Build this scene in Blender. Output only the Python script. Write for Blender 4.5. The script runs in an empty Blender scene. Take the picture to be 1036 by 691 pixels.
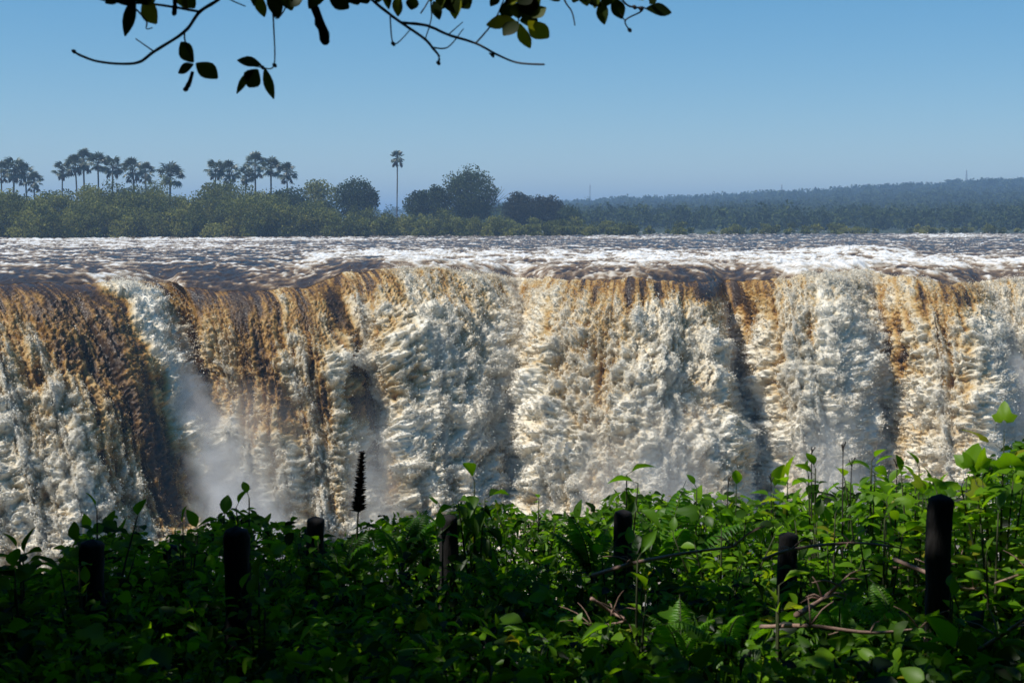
import bpy, math, random
import numpy as np
from mathutils import Vector

rng = np.random.default_rng(7)
random.seed(7)
C = bpy.context.scene
COL = C.collection
f32 = np.float32

# ------------------------------------------------------------------ camera maths
FPX, CX, CY, HOR = 1423.0, 518.0, 345.5, 223.0
CAMZ = 3.0
PITCH = math.atan((CY - HOR) / FPX)
cp, sp = math.cos(PITCH), math.sin(PITCH)

def ray(px, py):
    a = (np.asarray(px, float) - CX) / FPX
    b = -(np.asarray(py, float) - CY) / FPX
    return a, cp + b * sp, -sp + b * cp

def at(px, py, Y):
    """world point on the photograph's line of sight at depth Y"""
    dx, dy, dz = ray(px, py)
    k = Y / dy
    return np.stack([dx * k, np.broadcast_to(np.asarray(Y, float), np.shape(dx * k)), CAMZ + dz * k], -1)

def proj(X, Y, Z):
    zz = Z - CAMZ
    d = Y * cp - zz * sp
    u = Y * sp + zz * cp
    return CX + FPX * X / d, CY - FPX * u / d

# ------------------------------------------------------------------ noise
_perm = np.random.default_rng(11).permutation(4096).astype(np.int64)
def _h(ix, iy, s):
    return _perm[(_perm[(ix + s * 57) & 4095] + iy * 13 + s * 101) & 4095]
def perlin(x, y, s=0):
    x = np.asarray(x, float); y = np.asarray(y, float)
    xf = np.floor(x); yf = np.floor(y)
    ix = xf.astype(np.int64); iy = yf.astype(np.int64)
    fx = (x - xf).astype(f32); fy = (y - yf).astype(f32)
    def g(i, j):
        a = _h(ix + i, iy + j, s).astype(f32) * f32(2 * math.pi / 4096)
        return np.cos(a) * (fx - i) + np.sin(a) * (fy - j)
    u = fx * fx * fx * (fx * (fx * 6 - 15) + 10); v = fy * fy * fy * (fy * (fy * 6 - 15) + 10)
    a = g(0, 0); b = g(1, 0); c = g(0, 1); d = g(1, 1)
    return ((a + (b - a) * u) * (1 - v) + (c + (d - c) * u) * v) * f32(1.5)
def perlin3(x, y, z, s=0):
    x = np.asarray(x, float); y = np.asarray(y, float); z = np.asarray(z, float)
    xf = np.floor(x); yf = np.floor(y); zf = np.floor(z)
    ix = xf.astype(np.int64); iy = yf.astype(np.int64); iz = zf.astype(np.int64)
    fx = (x - xf).astype(f32); fy = (y - yf).astype(f32); fz = (z - zf).astype(f32)
    fade = lambda t: t * t * t * (t * (t * 6 - 15) + 10)
    u, v, w = fade(fx), fade(fy), fade(fz); r = np.zeros(fx.shape, f32)
    for i in (0, 1):
        for j in (0, 1):
            for k in (0, 1):
                h = _perm[(_h(ix + i, iy + j, s) + (iz + k) * 29) & 4095]
                d = _G3[h, 0] * (fx - i) + _G3[h, 1] * (fy - j) + _G3[h, 2] * (fz - k)
                r += d * (u if i else 1 - u) * (v if j else 1 - v) * (w if k else 1 - w)
    return r * f32(1.6)
_G3 = np.random.default_rng(5).standard_normal((4096, 3)); _G3 = (_G3 / np.linalg.norm(_G3, axis=1, keepdims=True)).astype(f32)
def fbm(x, y, s=0, o=4, gain=.5):
    r = 0; a = 1.0; t = 0
    for k in range(o):
        r = r + a * perlin(x * 2 ** k, y * 2 ** k, s + k * 3); t += a; a *= gain
    return r / t
def lump(x, y, s=0):
    """rounded cauliflower lumps, 0..1, sharp creases"""
    x = np.asarray(x, float); y = np.asarray(y, float)
    xf = np.floor(x); yf = np.floor(y)
    ix = xf.astype(np.int64); iy = yf.astype(np.int64)
    fx = (x - xf).astype(f32); fy = (y - yf).astype(f32)
    best = np.full(x.shape, 9, f32)
    for i in (-1, 0, 1):
        for j in (-1, 0, 1):
            h = _h(ix + i, iy + j, s)
            ax = i + ((h & 63).astype(f32) / 63) - fx
            ay = j + ((h >> 6).astype(f32) / 63) - fy
            np.minimum(best, ax * ax + ay * ay, out=best)
    return np.clip(1 - best * 1.15, 0, 1)
def sst(a, b, x):
    t = np.clip((x - a) / (b - a), 0, 1)
    return t * t * (3 - 2 * t)

# ------------------------------------------------------------------ mesh helpers
class Acc:
    def __init__(s):
        s.v = []; s.q = []; s.t = []; s.tone = []; s.n = 0; s.mq = []; s.mt = []
    def add(s, V, quads=None, tris=None, tone=0.5, mat=0):
        V = np.asarray(V, f32).reshape(-1, 3)
        if quads is not None and len(quads):
            q = np.asarray(quads, np.int64).reshape(-1, 4) + s.n; s.q.append(q); s.mq.append(np.full(len(q), mat))
        if tris is not None and len(tris):
            t = np.asarray(tris, np.int64).reshape(-1, 3) + s.n; s.t.append(t); s.mt.append(np.full(len(t), mat))
        s.v.append(V); s.tone.append(np.broadcast_to(np.asarray(tone, f32), (len(V),)).copy()); s.n += len(V)
    def build(s, name, mats, parent=None, smooth=True, loc=None):
        V = np.concatenate(s.v)
        if loc is not None: V = V - np.asarray(loc, f32)
        Q = np.concatenate(s.q) if s.q else np.zeros((0, 4), np.int64)
        T = np.concatenate(s.t) if s.t else np.zeros((0, 3), np.int64)
        me = bpy.data.meshes.new(name)
        me.vertices.add(len(V)); me.vertices.foreach_set('co', V.astype(f32).ravel())
        me.loops.add(Q.size + T.size)
        me.loops.foreach_set('vertex_index', np.concatenate([Q.ravel(), T.ravel()]).astype(np.int32))
        me.polygons.add(len(Q) + len(T))
        st = np.concatenate([np.arange(len(Q)) * 4, Q.size + np.arange(len(T)) * 3]).astype(np.int32)
        me.polygons.foreach_set('loop_start', st)
        me.polygons.foreach_set('use_smooth', np.full(len(Q) + len(T), smooth, bool))
        if isinstance(mats, (list, tuple)):
            for m in mats: me.materials.append(m)
            mi = np.concatenate(s.mq + s.mt).astype(np.int32)
            me.polygons.foreach_set('material_index', mi)
        else: me.materials.append(mats)
        me.update(calc_edges=True)
        a = me.attributes.new('tone', 'FLOAT', 'POINT'); a.data.foreach_set('value', np.concatenate(s.tone).astype(f32))
        o = bpy.data.objects.new(name, me); COL.objects.link(o)
        if parent: o.parent = parent
        return o

def tag(o, label=None, cat=None, group=None, kind=None):
    if label: o['label'] = label
    if cat: o['category'] = cat
    if group: o['group'] = group
    if kind: o['kind'] = kind
    return o
def empty(name, loc, label, cat, group=None):
    o = bpy.data.objects.new(name, None); COL.objects.link(o)
    o.location = loc; o.empty_display_size = .3
    return tag(o, label, cat, group)
def copy_tree(o, parent=None):
    c = o.copy(); COL.objects.link(c); c.parent = parent
    for ch in list(o.children): copy_tree(ch, c)
    return c

def grid_quads(nr, nc):
    i = np.arange(nr - 1)[:, None] * nc + np.arange(nc - 1)[None]
    return np.stack([i, i + 1, i + nc + 1, i + nc], -1).reshape(-1, 4)

def nrm(v):
    return v / np.maximum(np.linalg.norm(v, axis=-1, keepdims=True), 1e-9)

def tube(acc, pts, rad, sides=6, tone=.5, mat=0, cap=True, rough=0, smooth_n=0):
    P = np.asarray(pts, float); R = np.broadcast_to(np.asarray(rad, float), (len(P),)).copy()
    if smooth_n and len(P) > 2:
        t = np.linspace(0, len(P) - 1, smooth_n)
        def cr(a):
            i = np.clip(t.astype(int), 0, len(a) - 2); u = (t - i)
            p0 = a[np.maximum(i - 1, 0)]; p1 = a[i]; p2 = a[i + 1]; p3 = a[np.minimum(i + 2, len(a) - 1)]
            if a.ndim > 1: u = u[:, None]
            return .5 * (2 * p1 + (p2 - p0) * u + (2 * p0 - 5 * p1 + 4 * p2 - p3) * u ** 2 + (3 * p1 - p0 - 3 * p2 + p3) * u ** 3)
        R = np.maximum(cr(R), 1e-4); P = cr(P)
    T = nrm(np.gradient(P, axis=0))
    ref = np.array([.31, .77, .55]) if abs(T[0] @ np.array([0, 0, 1.])) > .8 else np.array([0, 0, 1.])
    A = nrm(np.cross(T, ref)); B = np.cross(T, A)
    ang = np.linspace(0, 2 * math.pi, sides, endpoint=False)
    rr = R[:, None, None]
    if rough: rr = rr * (1 + rough * rng.standard_normal((len(P), sides, 1)))
    V = P[:, None] + rr * (np.cos(ang)[None, :, None] * A[:, None] + np.sin(ang)[None, :, None] * B[:, None])
    i = np.arange(len(P) - 1)[:, None] * sides; j = np.arange(sides)[None]
    q = np.stack([i + j, i + (j + 1) % sides, i + sides + (j + 1) % sides, i + sides + j], -1).reshape(-1, 4)
    V = V.reshape(-1, 3); tr = None
    if cap:
        n = len(V); V = np.concatenate([V, P[-1:] + T[-1:] * R[-1] * .4, P[:1]])
        b = (len(P) - 1) * sides; k = np.arange(sides)
        tr = np.concatenate([np.stack([b + k, b + (k + 1) % sides, np.full(sides, n)], -1),
                             np.stack([(k + 1) % sides, k, np.full(sides, n + 1)], -1)])
    acc.add(V, q, tr, tone, mat)

# leaf templates: columns along / side / up
def leaf_template(widths, fold=.12, droop=.25, n=None):
    st = np.linspace(0, 1, len(widths)); V = []
    for t, w in zip(st, widths):
        up = -droop * t * t
        V += [(t, -w, up + fold * w * 2), (t, 0, up), (t, w, up + fold * w * 2)]
    return np.array(V), grid_quads(len(widths), 3)
OVATE = leaf_template([.04, .36, .5, .46, .3, .03])
LANCE = leaf_template([.05, .3, .5, .42, .22, .02], .2, .35)
OBOV = leaf_template([.05, .26, .42, .5, .46, .3, .06], .05, .12)
QUAD = (np.array([(0, -.5, 0), (1, -.35, 0), (1, .35, 0), (0, .5, 0)]), np.array([(0, 1, 2, 3)]))
def diamond():
    return np.array([(0, 0, 0), (.45, -.5, .12), (1, 0, -.12), (.45, .5, .12)]), np.array([(0, 1, 2, 3)])
DIAM = diamond()
# broad lobed leaf (three points), as a fan of strips
def lobed():
    ang = np.radians(np.array([-150, -110, -75, -55, -30, -12, 0, 12, 30, 55, 75, 110, 150]))
    r = np.array([.28, .5, .72, .5, .62, .85, 1, .85, .62, .5, .72, .5, .28])
    P = np.stack([.35 + r * .65 * np.cos(ang), r * .62 * np.sin(ang), -.22 * r * r], -1)
    M = P * .5 + np.array([.17, 0, .03])
    V = np.concatenate([[[.3, 0, .04]], M, P]); n = len(ang)
    q = [(1 + i, 1 + i + 1, 1 + n + i + 1, 1 + n + i) for i in range(n - 1)]
    t = [(0, 1 + i + 1, 1 + i) for i in range(n - 1)]
    return V, np.array(q), np.array(t)
LOBED = lobed()

def put_leaves(acc, P, D, N, L, W, tmpl, tone, mat=0):
    P = np.asarray(P, float).reshape(-1, 3); n = len(P)
    if not n: return
    D = nrm(np.asarray(D, float).reshape(-1, 3)); N = np.asarray(N, float).reshape(-1, 3)
    S = nrm(np.cross(D, N) + 1e-6); N = np.cross(S, D)
    L = np.broadcast_to(np.asarray(L, float), (n,))[:, None, None]; W = np.broadcast_to(np.asarray(W, float), (n,))[:, None, None]
    T = tmpl[0]
    V = P[:, None] + D[:, None] * T[None, :, 0:1] * L + S[:, None] * T[None, :, 1:2] * W + N[:, None] * T[None, :, 2:3] * L
    k = len(T); off = (np.arange(n) * k)[:, None, None]
    tn = np.repeat(np.broadcast_to(np.asarray(tone, f32), (n,)), k)
    q = (tmpl[1][None] + off).reshape(-1, 4)
    t = (tmpl[2][None] + off).reshape(-1, 3) if len(tmpl) > 2 else None
    acc.add(V.reshape(-1, 3), q, t, tn, mat)

def rdir(n, up=0.):
    v = rng.standard_normal((n, 3)); v[:, 2] += up
    return nrm(v)

# ------------------------------------------------------------------ materials
def mat(name):
    m = bpy.data.materials.new(name); m.use_nodes = True
    nt = m.node_tree; nt.nodes.clear()
    out = nt.nodes.new('ShaderNodeOutputMaterial')
    return m, nt, out
def N(nt, t, **kw):
    n = nt.nodes.new('ShaderNode' + t)
    for k, v in kw.items():
        if k in n.inputs: n.inputs[k].default_value = v
        else: setattr(n, k, v)
    return n
def ramp(nt, fac, stops):
    r = nt.nodes.new('ShaderNodeValToRGB'); e = r.color_ramp.elements
    while len(e) < len(stops): e.new(.5)
    for k, (p, c) in enumerate(stops):
        e[k].position = p; e[k].color = (*c, 1)
    nt.links.new(fac, r.inputs[0]); return r.outputs[0]
def attr(nt, name):
    a = nt.nodes.new('ShaderNodeAttribute'); a.attribute_name = name; return a.outputs['Fac']

def leaf_mat(name, stops, tstops=None, trans=.42, gloss=.04, rough=.45):
    m, nt, out = mat(name)
    t = attr(nt, 'tone')
    c = ramp(nt, t, stops)
    d = N(nt, 'BsdfDiffuse'); nt.links.new(c, d.inputs['Color'])
    tr = N(nt, 'BsdfTranslucent')
    nt.links.new(ramp(nt, t, tstops or stops), tr.inputs['Color'])
    mx = N(nt, 'MixShader'); mx.inputs[0].default_value = trans
    nt.links.new(d.outputs[0], mx.inputs[1]); nt.links.new(tr.outputs[0], mx.inputs[2])
    res = mx.outputs[0]
    if gloss:
        g = N(nt, 'BsdfGlossy', Roughness=rough); m2 = N(nt, 'MixShader'); m2.inputs[0].default_value = gloss
        nt.links.new(res, m2.inputs[1]); nt.links.new(g.outputs[0], m2.inputs[2]); res = m2.outputs[0]
    nt.links.new(res, out.inputs['Surface'])
    return m
def rough_mat(name, c1, c2, scale=6., rough=.85, bump=.0, tone=False, stretch=(1, 1, 1)):
    m, nt, out = mat(name)
    p = N(nt, 'BsdfPrincipled', Roughness=rough)
    tc = N(nt, 'TexCoord'); mp = N(nt, 'Mapping'); mp.inputs['Scale'].default_value = stretch
    nt.links.new(tc.outputs['Object'], mp.inputs[0])
    nz = N(nt, 'TexNoise', Scale=scale, Detail=8., Roughness=.65); nt.links.new(mp.outputs[0], nz.inputs['Vector'])
    nt.links.new(ramp(nt, nz.outputs['Fac'], [(.3, c1), (.7, c2)]), p.inputs['Base Color'])
    if bump:
        b = N(nt, 'Bump', Strength=bump, Distance=.02); nt.links.new(nz.outputs['Fac'], b.inputs['Height']); nt.links.new(b.outputs[0], p.inputs['Normal'])
    nt.links.new(p.outputs[0], out.inputs['Surface'])
    return m

M_far = leaf_mat('far_foliage', [(0, (.055, .068, .02)), (.5, (.165, .18, .045)), (1, (.32, .30, .075))], trans=.25, gloss=0)
M_far_dark = leaf_mat('dark_far_foliage', [(0, (.026, .042, .02)), (.5, (.06, .085, .034)), (1, (.13, .155, .05))], trans=.25, gloss=0)
M_far_brown = leaf_mat('brownish_far_foliage', [(0, (.022, .026, .02)), (.5, (.045, .05, .035)), (1, (.08, .08, .05))], trans=.2, gloss=0)
M_palm = leaf_mat('palm_fronds', [(0, (.03, .045, .026)), (.5, (.06, .085, .042)), (1, (.11, .135, .06))], trans=.25, gloss=.08)
M_dead = rough_mat('dead_fronds', (.06, .05, .035), (.13, .1, .07))
M_bark = rough_mat('grey_bark', (.05, .045, .04), (.12, .105, .09), 4, .9, .5, stretch=(3, 3, 1))
M_twig = rough_mat('dark_bark', (.018, .015, .014), (.05, .04, .035), 20, .85, .3)
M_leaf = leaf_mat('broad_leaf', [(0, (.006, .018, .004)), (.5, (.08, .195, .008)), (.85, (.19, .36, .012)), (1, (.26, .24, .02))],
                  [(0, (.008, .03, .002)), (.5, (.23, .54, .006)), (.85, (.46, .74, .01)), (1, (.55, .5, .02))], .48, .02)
M_fern = leaf_mat('fern_leaf', [(0, (.02, .06, .008)), (.6, (.06, .18, .012)), (1, (.12, .28, .02))],
                  [(0, (.04, .15, .004)), (.6, (.18, .5, .01)), (1, (.32, .66, .014))], .5, .03)
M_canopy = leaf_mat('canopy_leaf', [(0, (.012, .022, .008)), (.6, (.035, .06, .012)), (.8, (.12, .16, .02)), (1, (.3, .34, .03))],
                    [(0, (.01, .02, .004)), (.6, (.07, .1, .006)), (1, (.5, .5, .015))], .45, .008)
M_stem = rough_mat('green_stem', (.03, .045, .015), (.07, .08, .03), 15)
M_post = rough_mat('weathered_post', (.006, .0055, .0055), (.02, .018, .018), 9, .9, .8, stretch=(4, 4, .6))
M_deadwood = rough_mat('dead_wood', (.16, .09, .065), (.42, .28, .22), 14, .8, .5, stretch=(1, 1, 1))
M_soil = rough_mat('dark_soil', (.012, .01, .008), (.035, .028, .02), 3, .95, .6)
M_rock = rough_mat('basalt', (.03, .028, .026), (.08, .07, .06), .35, .85, 1.)
M_bankland = rough_mat('bank_land', (.016, .028, .012), (.035, .05, .02), .05, .95)
M_mast = rough_mat('steel_mast', (.12, .12, .13), (.2, .2, .21), 3, .6)

# water: one material for river and falls; 'tone' = how much air is beaten into it
m, nt, out = mat('falls_water'); M_water = m
p = N(nt, 'BsdfPrincipled'); p.inputs['IOR'].default_value = 1.33
tc = N(nt, 'TexCoord')
fo = attr(nt, 'tone')
n1 = N(nt, 'TexNoise', Scale=2.2, Detail=9., Roughness=.72); nt.links.new(tc.outputs['Object'], n1.inputs['Vector'])
n2 = N(nt, 'TexNoise', Scale=11., Detail=6., Roughness=.7); nt.links.new(tc.outputs['Object'], n2.inputs['Vector'])
a1 = N(nt, 'Math', operation='MULTIPLY_ADD'); nt.links.new(n1.outputs['Fac'], a1.inputs[0]); a1.inputs[1].default_value = .30; a1.inputs[2].default_value = -.15
a2 = N(nt, 'Math', operation='MULTIPLY_ADD'); nt.links.new(n2.outputs['Fac'], a2.inputs[0]); a2.inputs[1].default_value = .44; a2.inputs[2].default_value = -.22
s1 = N(nt, 'Math', operation='ADD'); nt.links.new(a1.outputs[0], s1.inputs[0]); nt.links.new(a2.outputs[0], s1.inputs[1])
s2 = N(nt, 'Math', operation='ADD', use_clamp=True); nt.links.new(s1.outputs[0], s2.inputs[0]); nt.links.new(fo, s2.inputs[1])
WATER_STOPS = [(0, (.04, .026, .018)), (.2, (.09, .048, .02)), (.35, (.35, .175, .034)), (.5, (.54, .36, .14)), (.62, (.62, .49, .30)), (.78, (.81, .71, .53)), (1, (.9, .835, .70))]
nt.links.new(ramp(nt, s2.outputs[0], WATER_STOPS), p.inputs['Base Color'])
rr = N(nt, 'MapRange'); rr.inputs['To Min'].default_value = .16; rr.inputs['To Max'].default_value = .7
nt.links.new(s2.outputs[0], rr.inputs['Value']); nt.links.new(rr.outputs[0], p.inputs['Roughness'])
b = N(nt, 'Bump', Strength=.55, Distance=.08); nt.links.new(n2.outputs['Fac'], b.inputs['Height']); nt.links.new(b.outputs[0], p.inputs['Normal'])
nt.links.new(p.outputs[0], out.inputs['Surface'])

m, nt, out = mat('river_surface'); M_river = m
p = N(nt, 'BsdfPrincipled'); p.inputs['IOR'].default_value = 1.33
tc = N(nt, 'TexCoord'); fo = attr(nt, 'tone')
n1 = N(nt, 'TexNoise', Scale=1.4, Detail=8., Roughness=.7); nt.links.new(tc.outputs['Object'], n1.inputs['Vector'])
a1 = N(nt, 'Math', operation='MULTIPLY_ADD'); nt.links.new(n1.outputs['Fac'], a1.inputs[0]); a1.inputs[1].default_value = .5; a1.inputs[2].default_value = -.25
s2 = N(nt, 'Math', operation='ADD', use_clamp=True); nt.links.new(a1.outputs[0], s2.inputs[0]); nt.links.new(fo, s2.inputs[1])
nt.links.new(ramp(nt, s2.outputs[0], [(0, (.022, .018, .016)), (.3, (.06, .04, .028)), (.5, (.22, .14, .075)), (.66, (.5, .42, .32)), (.85, (.76, .72, .66)), (1, (.84, .82, .79))]), p.inputs['Base Color'])
rr = N(nt, 'MapRange'); p.inputs['Specular IOR Level'].default_value = .3; rr.inputs['To Min'].default_value = .26; rr.inputs['To Max'].default_value = .7
nt.links.new(s2.outputs[0], rr.inputs['Value']); nt.links.new(rr.outputs[0], p.inputs['Roughness'])
b = N(nt, 'Bump', Strength=.6, Distance=.15); nt.links.new(n1.outputs['Fac'], b.inputs['Height']); nt.links.new(b.outputs[0], p.inputs['Normal'])
nt.links.new(p.outputs[0], out.inputs['Surface'])

m, nt, out = mat('spray_drops'); M_spray = m
p = N(nt, 'BsdfPrincipled', Roughness=.35); nt.links.new(ramp(nt, attr(nt, 'tone'), WATER_STOPS), p.inputs['Base Color'])
nt.links.new(p.outputs[0], out.inputs['Surface'])

# ------------------------------------------------------------------ river and falls
def smooth1(a, k):
    ker = np.exp(-np.linspace(-2, 2, 2 * k + 1) ** 2); ker /= ker.sum()
    return np.convolve(np.pad(a, k, mode='edge'), ker, 'valid')

#          photo column along the lip: depth of the lip, speed over it, sideways drift
LIP = np.array([
    (-800, 70, 4.4, 1.5), (-200, 67, 4.6, 3.0), (0, 67.4, 4.9, 4.2), (60, 68.4, 5.1, 4.6), (105, 70.0, 4.9, 4.6), (134, 72.6, 3.8, 4.0), (152, 76.4, 2.0, 3.2),
    (168, 76.6, 2.0, 3.0), (190, 73.4, 3.9, 2.6), (250, 72.6, 4.3, 2.2), (320, 72.8, 4.3, 2.0), (338, 74.2, 3.5, 1.9), (352, 74.4, 3.5, 1.8), (375, 73.6, 4.2, 1.9), (425, 75.6, 4.0, 2.3),
    (470, 77.0, 3.7, 2.1), (505, 80.2, 2.2, 1.2), (522, 82.4, 1.5, .2), (540, 80.0, 2.4, -.9), (566, 75.4, 4.2, -1.1), (640, 73.6, 4.8, -.4), (715, 74.8, 4.5, .2), (738, 78.6, 2.4, .3),
    (748, 78.6, 2.4, .3), (772, 75.2, 4.1, .4), (820, 74.8, 4.3, .1), (868, 76.6, 3.4, -.1), (888, 77.6, 2.8, .0), (915, 74.6, 4.5, .1), (950, 73.8, 4.8, .1), (985, 75.4, 4.0, .3), (1006, 77.4, 2.7, .2), (1060, 76.5, 3.6, .0), (1200, 75, 4.4, 0), (1800, 76, 4.2, 0)], float)
u_vis = np.arange(-31.0, 31.0, .046)
u_all = np.concatenate([np.linspace(-66, -31, 160, endpoint=False), u_vis, np.linspace(31, 66, 160)])
pxl = CX + u_all * FPX / 75.0
def lipcurve(c, k):
    fine = np.linspace(-66, 66, 4000)
    a = np.interp(CX + fine * FPX / 75.0, LIP[:, 0], LIP[:, c])
    return np.interp(u_all, fine, smooth1(a, k))
Lp, Vs, Vx = lipcurve(1, 24), lipcurve(2, 24), lipcurve(3, 40)
ZL = np.array([(-800, 0), (0, -.1), (100, .0), (150, -.3), (190, -.5), (250, -.6), (320, -.5), (338, -.1), (352, .35), (430, .3), (490, .0), (522, -.45), (570, -.15), (640, -.15), (700, -.2), (740, -.5), (790, -.05), (870, .25), (920, -.1), (955, -.45), (1036, -.2), (1100, 0), (1800, 0)], float)
Zl = np.interp(u_all, np.linspace(-66, 66, 4000), smooth1(np.interp(CX + np.linspace(-66, 66, 4000) * FPX / 75, ZL[:, 0], ZL[:, 1]), 20))
Zl = Zl - .04 + .10 * sst(-12, -8, u_all) + .24 * fbm(u_all / 2.4, u_all * 0 + 2.2, 12, 3)
Lp = Lp + .5 * fbm(u_all / 5., u_all * 0 + 3.3, 5, 3) + .12 * fbm(u_all / 1.3, u_all * 0 + 7.7, 6, 2)
Vs = Vs * (1 + .045 * perlin(u_all / 2.0, u_all * 0 + 1.2, 8) + .012 * perlin(u_all / .6, u_all * 0 + 5.2, 9))

# rows of falling water, by time after the lip
zr = np.concatenate([np.linspace(0, 1, 40, endpoint=False) ** 1.6 * 1.0, np.arange(1.0, 21.0, .052), np.linspace(21, 46, 40)])
tt = np.sqrt(2 * zr / 9.81)
Zr_, U_ = np.meshgrid(zr, u_all, indexing='ij')
Vs2 = np.broadcast_to(Vs, Zr_.shape); VZ = .2 * Vs2
T_ = (-VZ + np.sqrt(VZ ** 2 + 2 * 9.81 * Zr_)) / 9.81
Vx2 = np.broadcast_to(Vx, T_.shape); L2 = np.broadcast_to(Lp, T_.shape)
X = U_ + Vx2 * T_; Y = L2 - Vs2 * T_; Z = -Zr_
# air drag pulls the lower curtain in a little
S_ = np.concatenate([np.zeros((1, X.shape[1])), np.cumsum(np.sqrt(np.diff(X, axis=0) ** 2 + np.diff(Y, axis=0) ** 2 + np.diff(Z, axis=0) ** 2), axis=0)], 0)

def blobs(px, py, base, lst, wx, wy):
    """foam map: (px, py, rx, ry, tilt, value, strength) patches"""
    qx = px + wx; qy = py + wy
    F = base.astype(f32)
    for (bx, by, rx, ry, tl, val, st) in lst:
        c, s = math.cos(math.radians(tl)), math.sin(math.radians(tl))
        dx = qx - bx; dy = qy - by
        a = (dx * c + dy * s) / rx; b_ = (-dx * s + dy * c) / ry
        w = st * np.exp(-(a * a + b_ * b_) ** 1.5 * .9)
        F = F + (val - F) * w
    return F
# tilt turns the patch's long axis; ry is its length down the fall
FALL = [
    (40, 300, 90, 34, 14, .22, .9), (110, 330, 60, 30, 38, .2, .85), (75, 345, 26, 80, -28, .16, .9), (120, 400, 30, 95, -22, .2, .9), (160, 460, 26, 75, -14, .1, .95), (95, 460, 18, 60, -14, .3, .8),
    (10, 350, 36, 52, -14, .42, .9), (55, 410, 18, 50, -25, .5, .7), (35, 490, 58, 80, -8, .93, .85), (5, 440, 40, 40, 0, .8, .7), (125, 500, 22, 40, -8, .62, .6),
    (90, 282, 40, 12, 12, .45, .5), (120, 292, 24, 12, 30, .9, .8), (140, 310, 14, 22, -8, .9, .9), (158, 345, 15, 40, -12, 1., .95), (178, 395, 22, 42, -22, 1., 1), (215, 450, 36, 50, -28, 1.05, 1), (255, 510, 40, 40, -20, .98, .9),
    (215, 325, 52, 42, 0, .36, .95), (265, 315, 50, 40, 0, .33, .9), (225, 300, 40, 14, 0, .3, .8), (225, 385, 34, 45, -20, .4, .85), (262, 400, 34, 70, -20, .4, .75), (310, 330, 32, 46, 0, .3, .75), (300, 370, 20, 30, 0, .62, .7), (290, 300, 24, 14, 0, .55, .5),
    (325, 410, 20, 50, -10, .42, .7), (285, 450, 20, 60, -18, .45, .6), (305, 480, 34, 36, 0, .74, .6),
    (245, 340, 7, 60, -14, .14, .6), (285, 400, 8, 60, -18, .16, .7), (345, 320, 8, 60, -8, .1, .9), (362, 390, 9, 70, -14, .12, .85), (385, 445, 10, 50, -8, .3, .6),
    (352, 275, 14, 20, 0, .5, .6), (362, 330, 12, 40, -12, .86, .6), (388, 290, 22, 20, 20, .34, .9), (400, 330, 14, 60, -16, .42, .6), (385, 400, 12, 50, -10, .55, .5), (420, 345, 22, 70, -14, .82, .7), (450, 300, 40, 16, 25, .42, .7), (470, 330, 12, 45, -18, .58, .6), (440, 400, 36, 80, -10, .93, .85),
    (490, 300, 26, 14, 20, .5, .6), (500, 410, 16, 60, -8, .84, .6), (520, 330, 22, 40, 0, .88, .7), (545, 300, 24, 22, 0, .9, .6), (535, 310, 6, 36, 6, .35, .6),
    (640, 290, 105, 13, 0, .34, .95), (600, 298, 26, 20, 0, .42, .6), (690, 300, 40, 22, 10, .36, .8), (575, 330, 30, 36, 10, .8, .6), (612, 345, 26, 52, 4, .42, .7), (606, 395, 16, 46, 0, .3, .6), (640, 345, 20, 30, 0, .52, .6), (608, 440, 24, 50, 0, .62, .6), (560, 430, 36, 70, 4, .93, .85), (660, 400, 30, 90, 0, .9, .75), (700, 360, 22, 50, -5, .72, .5), (715, 420, 22, 60, -6, .6, .5), (700, 455, 30, 40, 0, .9, .6),
    (712, 292, 22, 12, 12, .2, .7), (742, 300, 6, 26, 0, .12, .6), (765, 295, 14, 30, 0, .36, .8), (762, 345, 10, 50, -3, .42, .6), (770, 400, 12, 60, -4, .5, .6), (785, 290, 30, 10, 0, .42, .7),
    (815, 340, 30, 60, 0, .92, .8), (850, 360, 40, 80, 0, .97, .9), (855, 300, 16, 18, 0, .7, .5), (840, 440, 60, 50, 0, .97, .9), (890, 305, 30, 20, 0, .66, .6), (885, 350, 22, 40, 0, .66, .5),
    (940, 310, 40, 26, 0, .42, .8), (960, 300, 26, 14, 0, .24, .75), (920, 350, 36, 56, 0, .5, .75), (960, 350, 24, 70, -4, .5, .7), (930, 420, 40, 60, 0, .62, .6), (975, 420, 20, 70, -4, .58, .6), (940, 470, 60, 26, 0, .85, .6),
    (1010, 320, 22, 50, 0, .82, .7), (1020, 400, 34, 60, 0, 1.0, .95), (1025, 290, 20, 12, 0, .5, .6), (1100, 380, 60, 160, 0, .9, .7), (-80, 400, 60, 120, 0, .75, .6)]
px, py = proj(X, Y, Z + Zl[None])
flowy = S_ ** .85
wx = 9 * perlin(X / 2.2, S_ / 3.5, 21) + 5 * perlin(X / .7, S_ / 1.6, 22)
wy = 12 * perlin(X / 1.8, S_ / 3.0, 23)
base = np.where(px < 340, .42, .42 + .17 * sst(340, 420, px)) + .3 * sst(1, 12, S_) * np.where(px < 340, 1, .7)
FM = blobs(px, py, base, FALL, wx, wy)
streak = perlin(U_ / .5, flowy / 6., 31) * .5 + perlin(U_ / .2, flowy / 3.6, 32) * .42 + perlin(U_ / .09, flowy / 2.2, 34) * .3 + perlin(U_ / 1.4, flowy / 5.5, 33) * .5
clump = fbm(U_ / 1.3 + .4 * perlin(U_ / .8, S_ / .8, 40), S_ / 2.2, 41, 4, .6)
low = sst(.6, 6., S_)
calm = .55 + .45 * sst(.25, .6, FM)
FO = FM + (streak * (.38 - .10 * low) + clump * (.22 + .2 * low) * 1.1) * calm - .05 * (1 - sst(.3, .7, FM))
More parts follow.
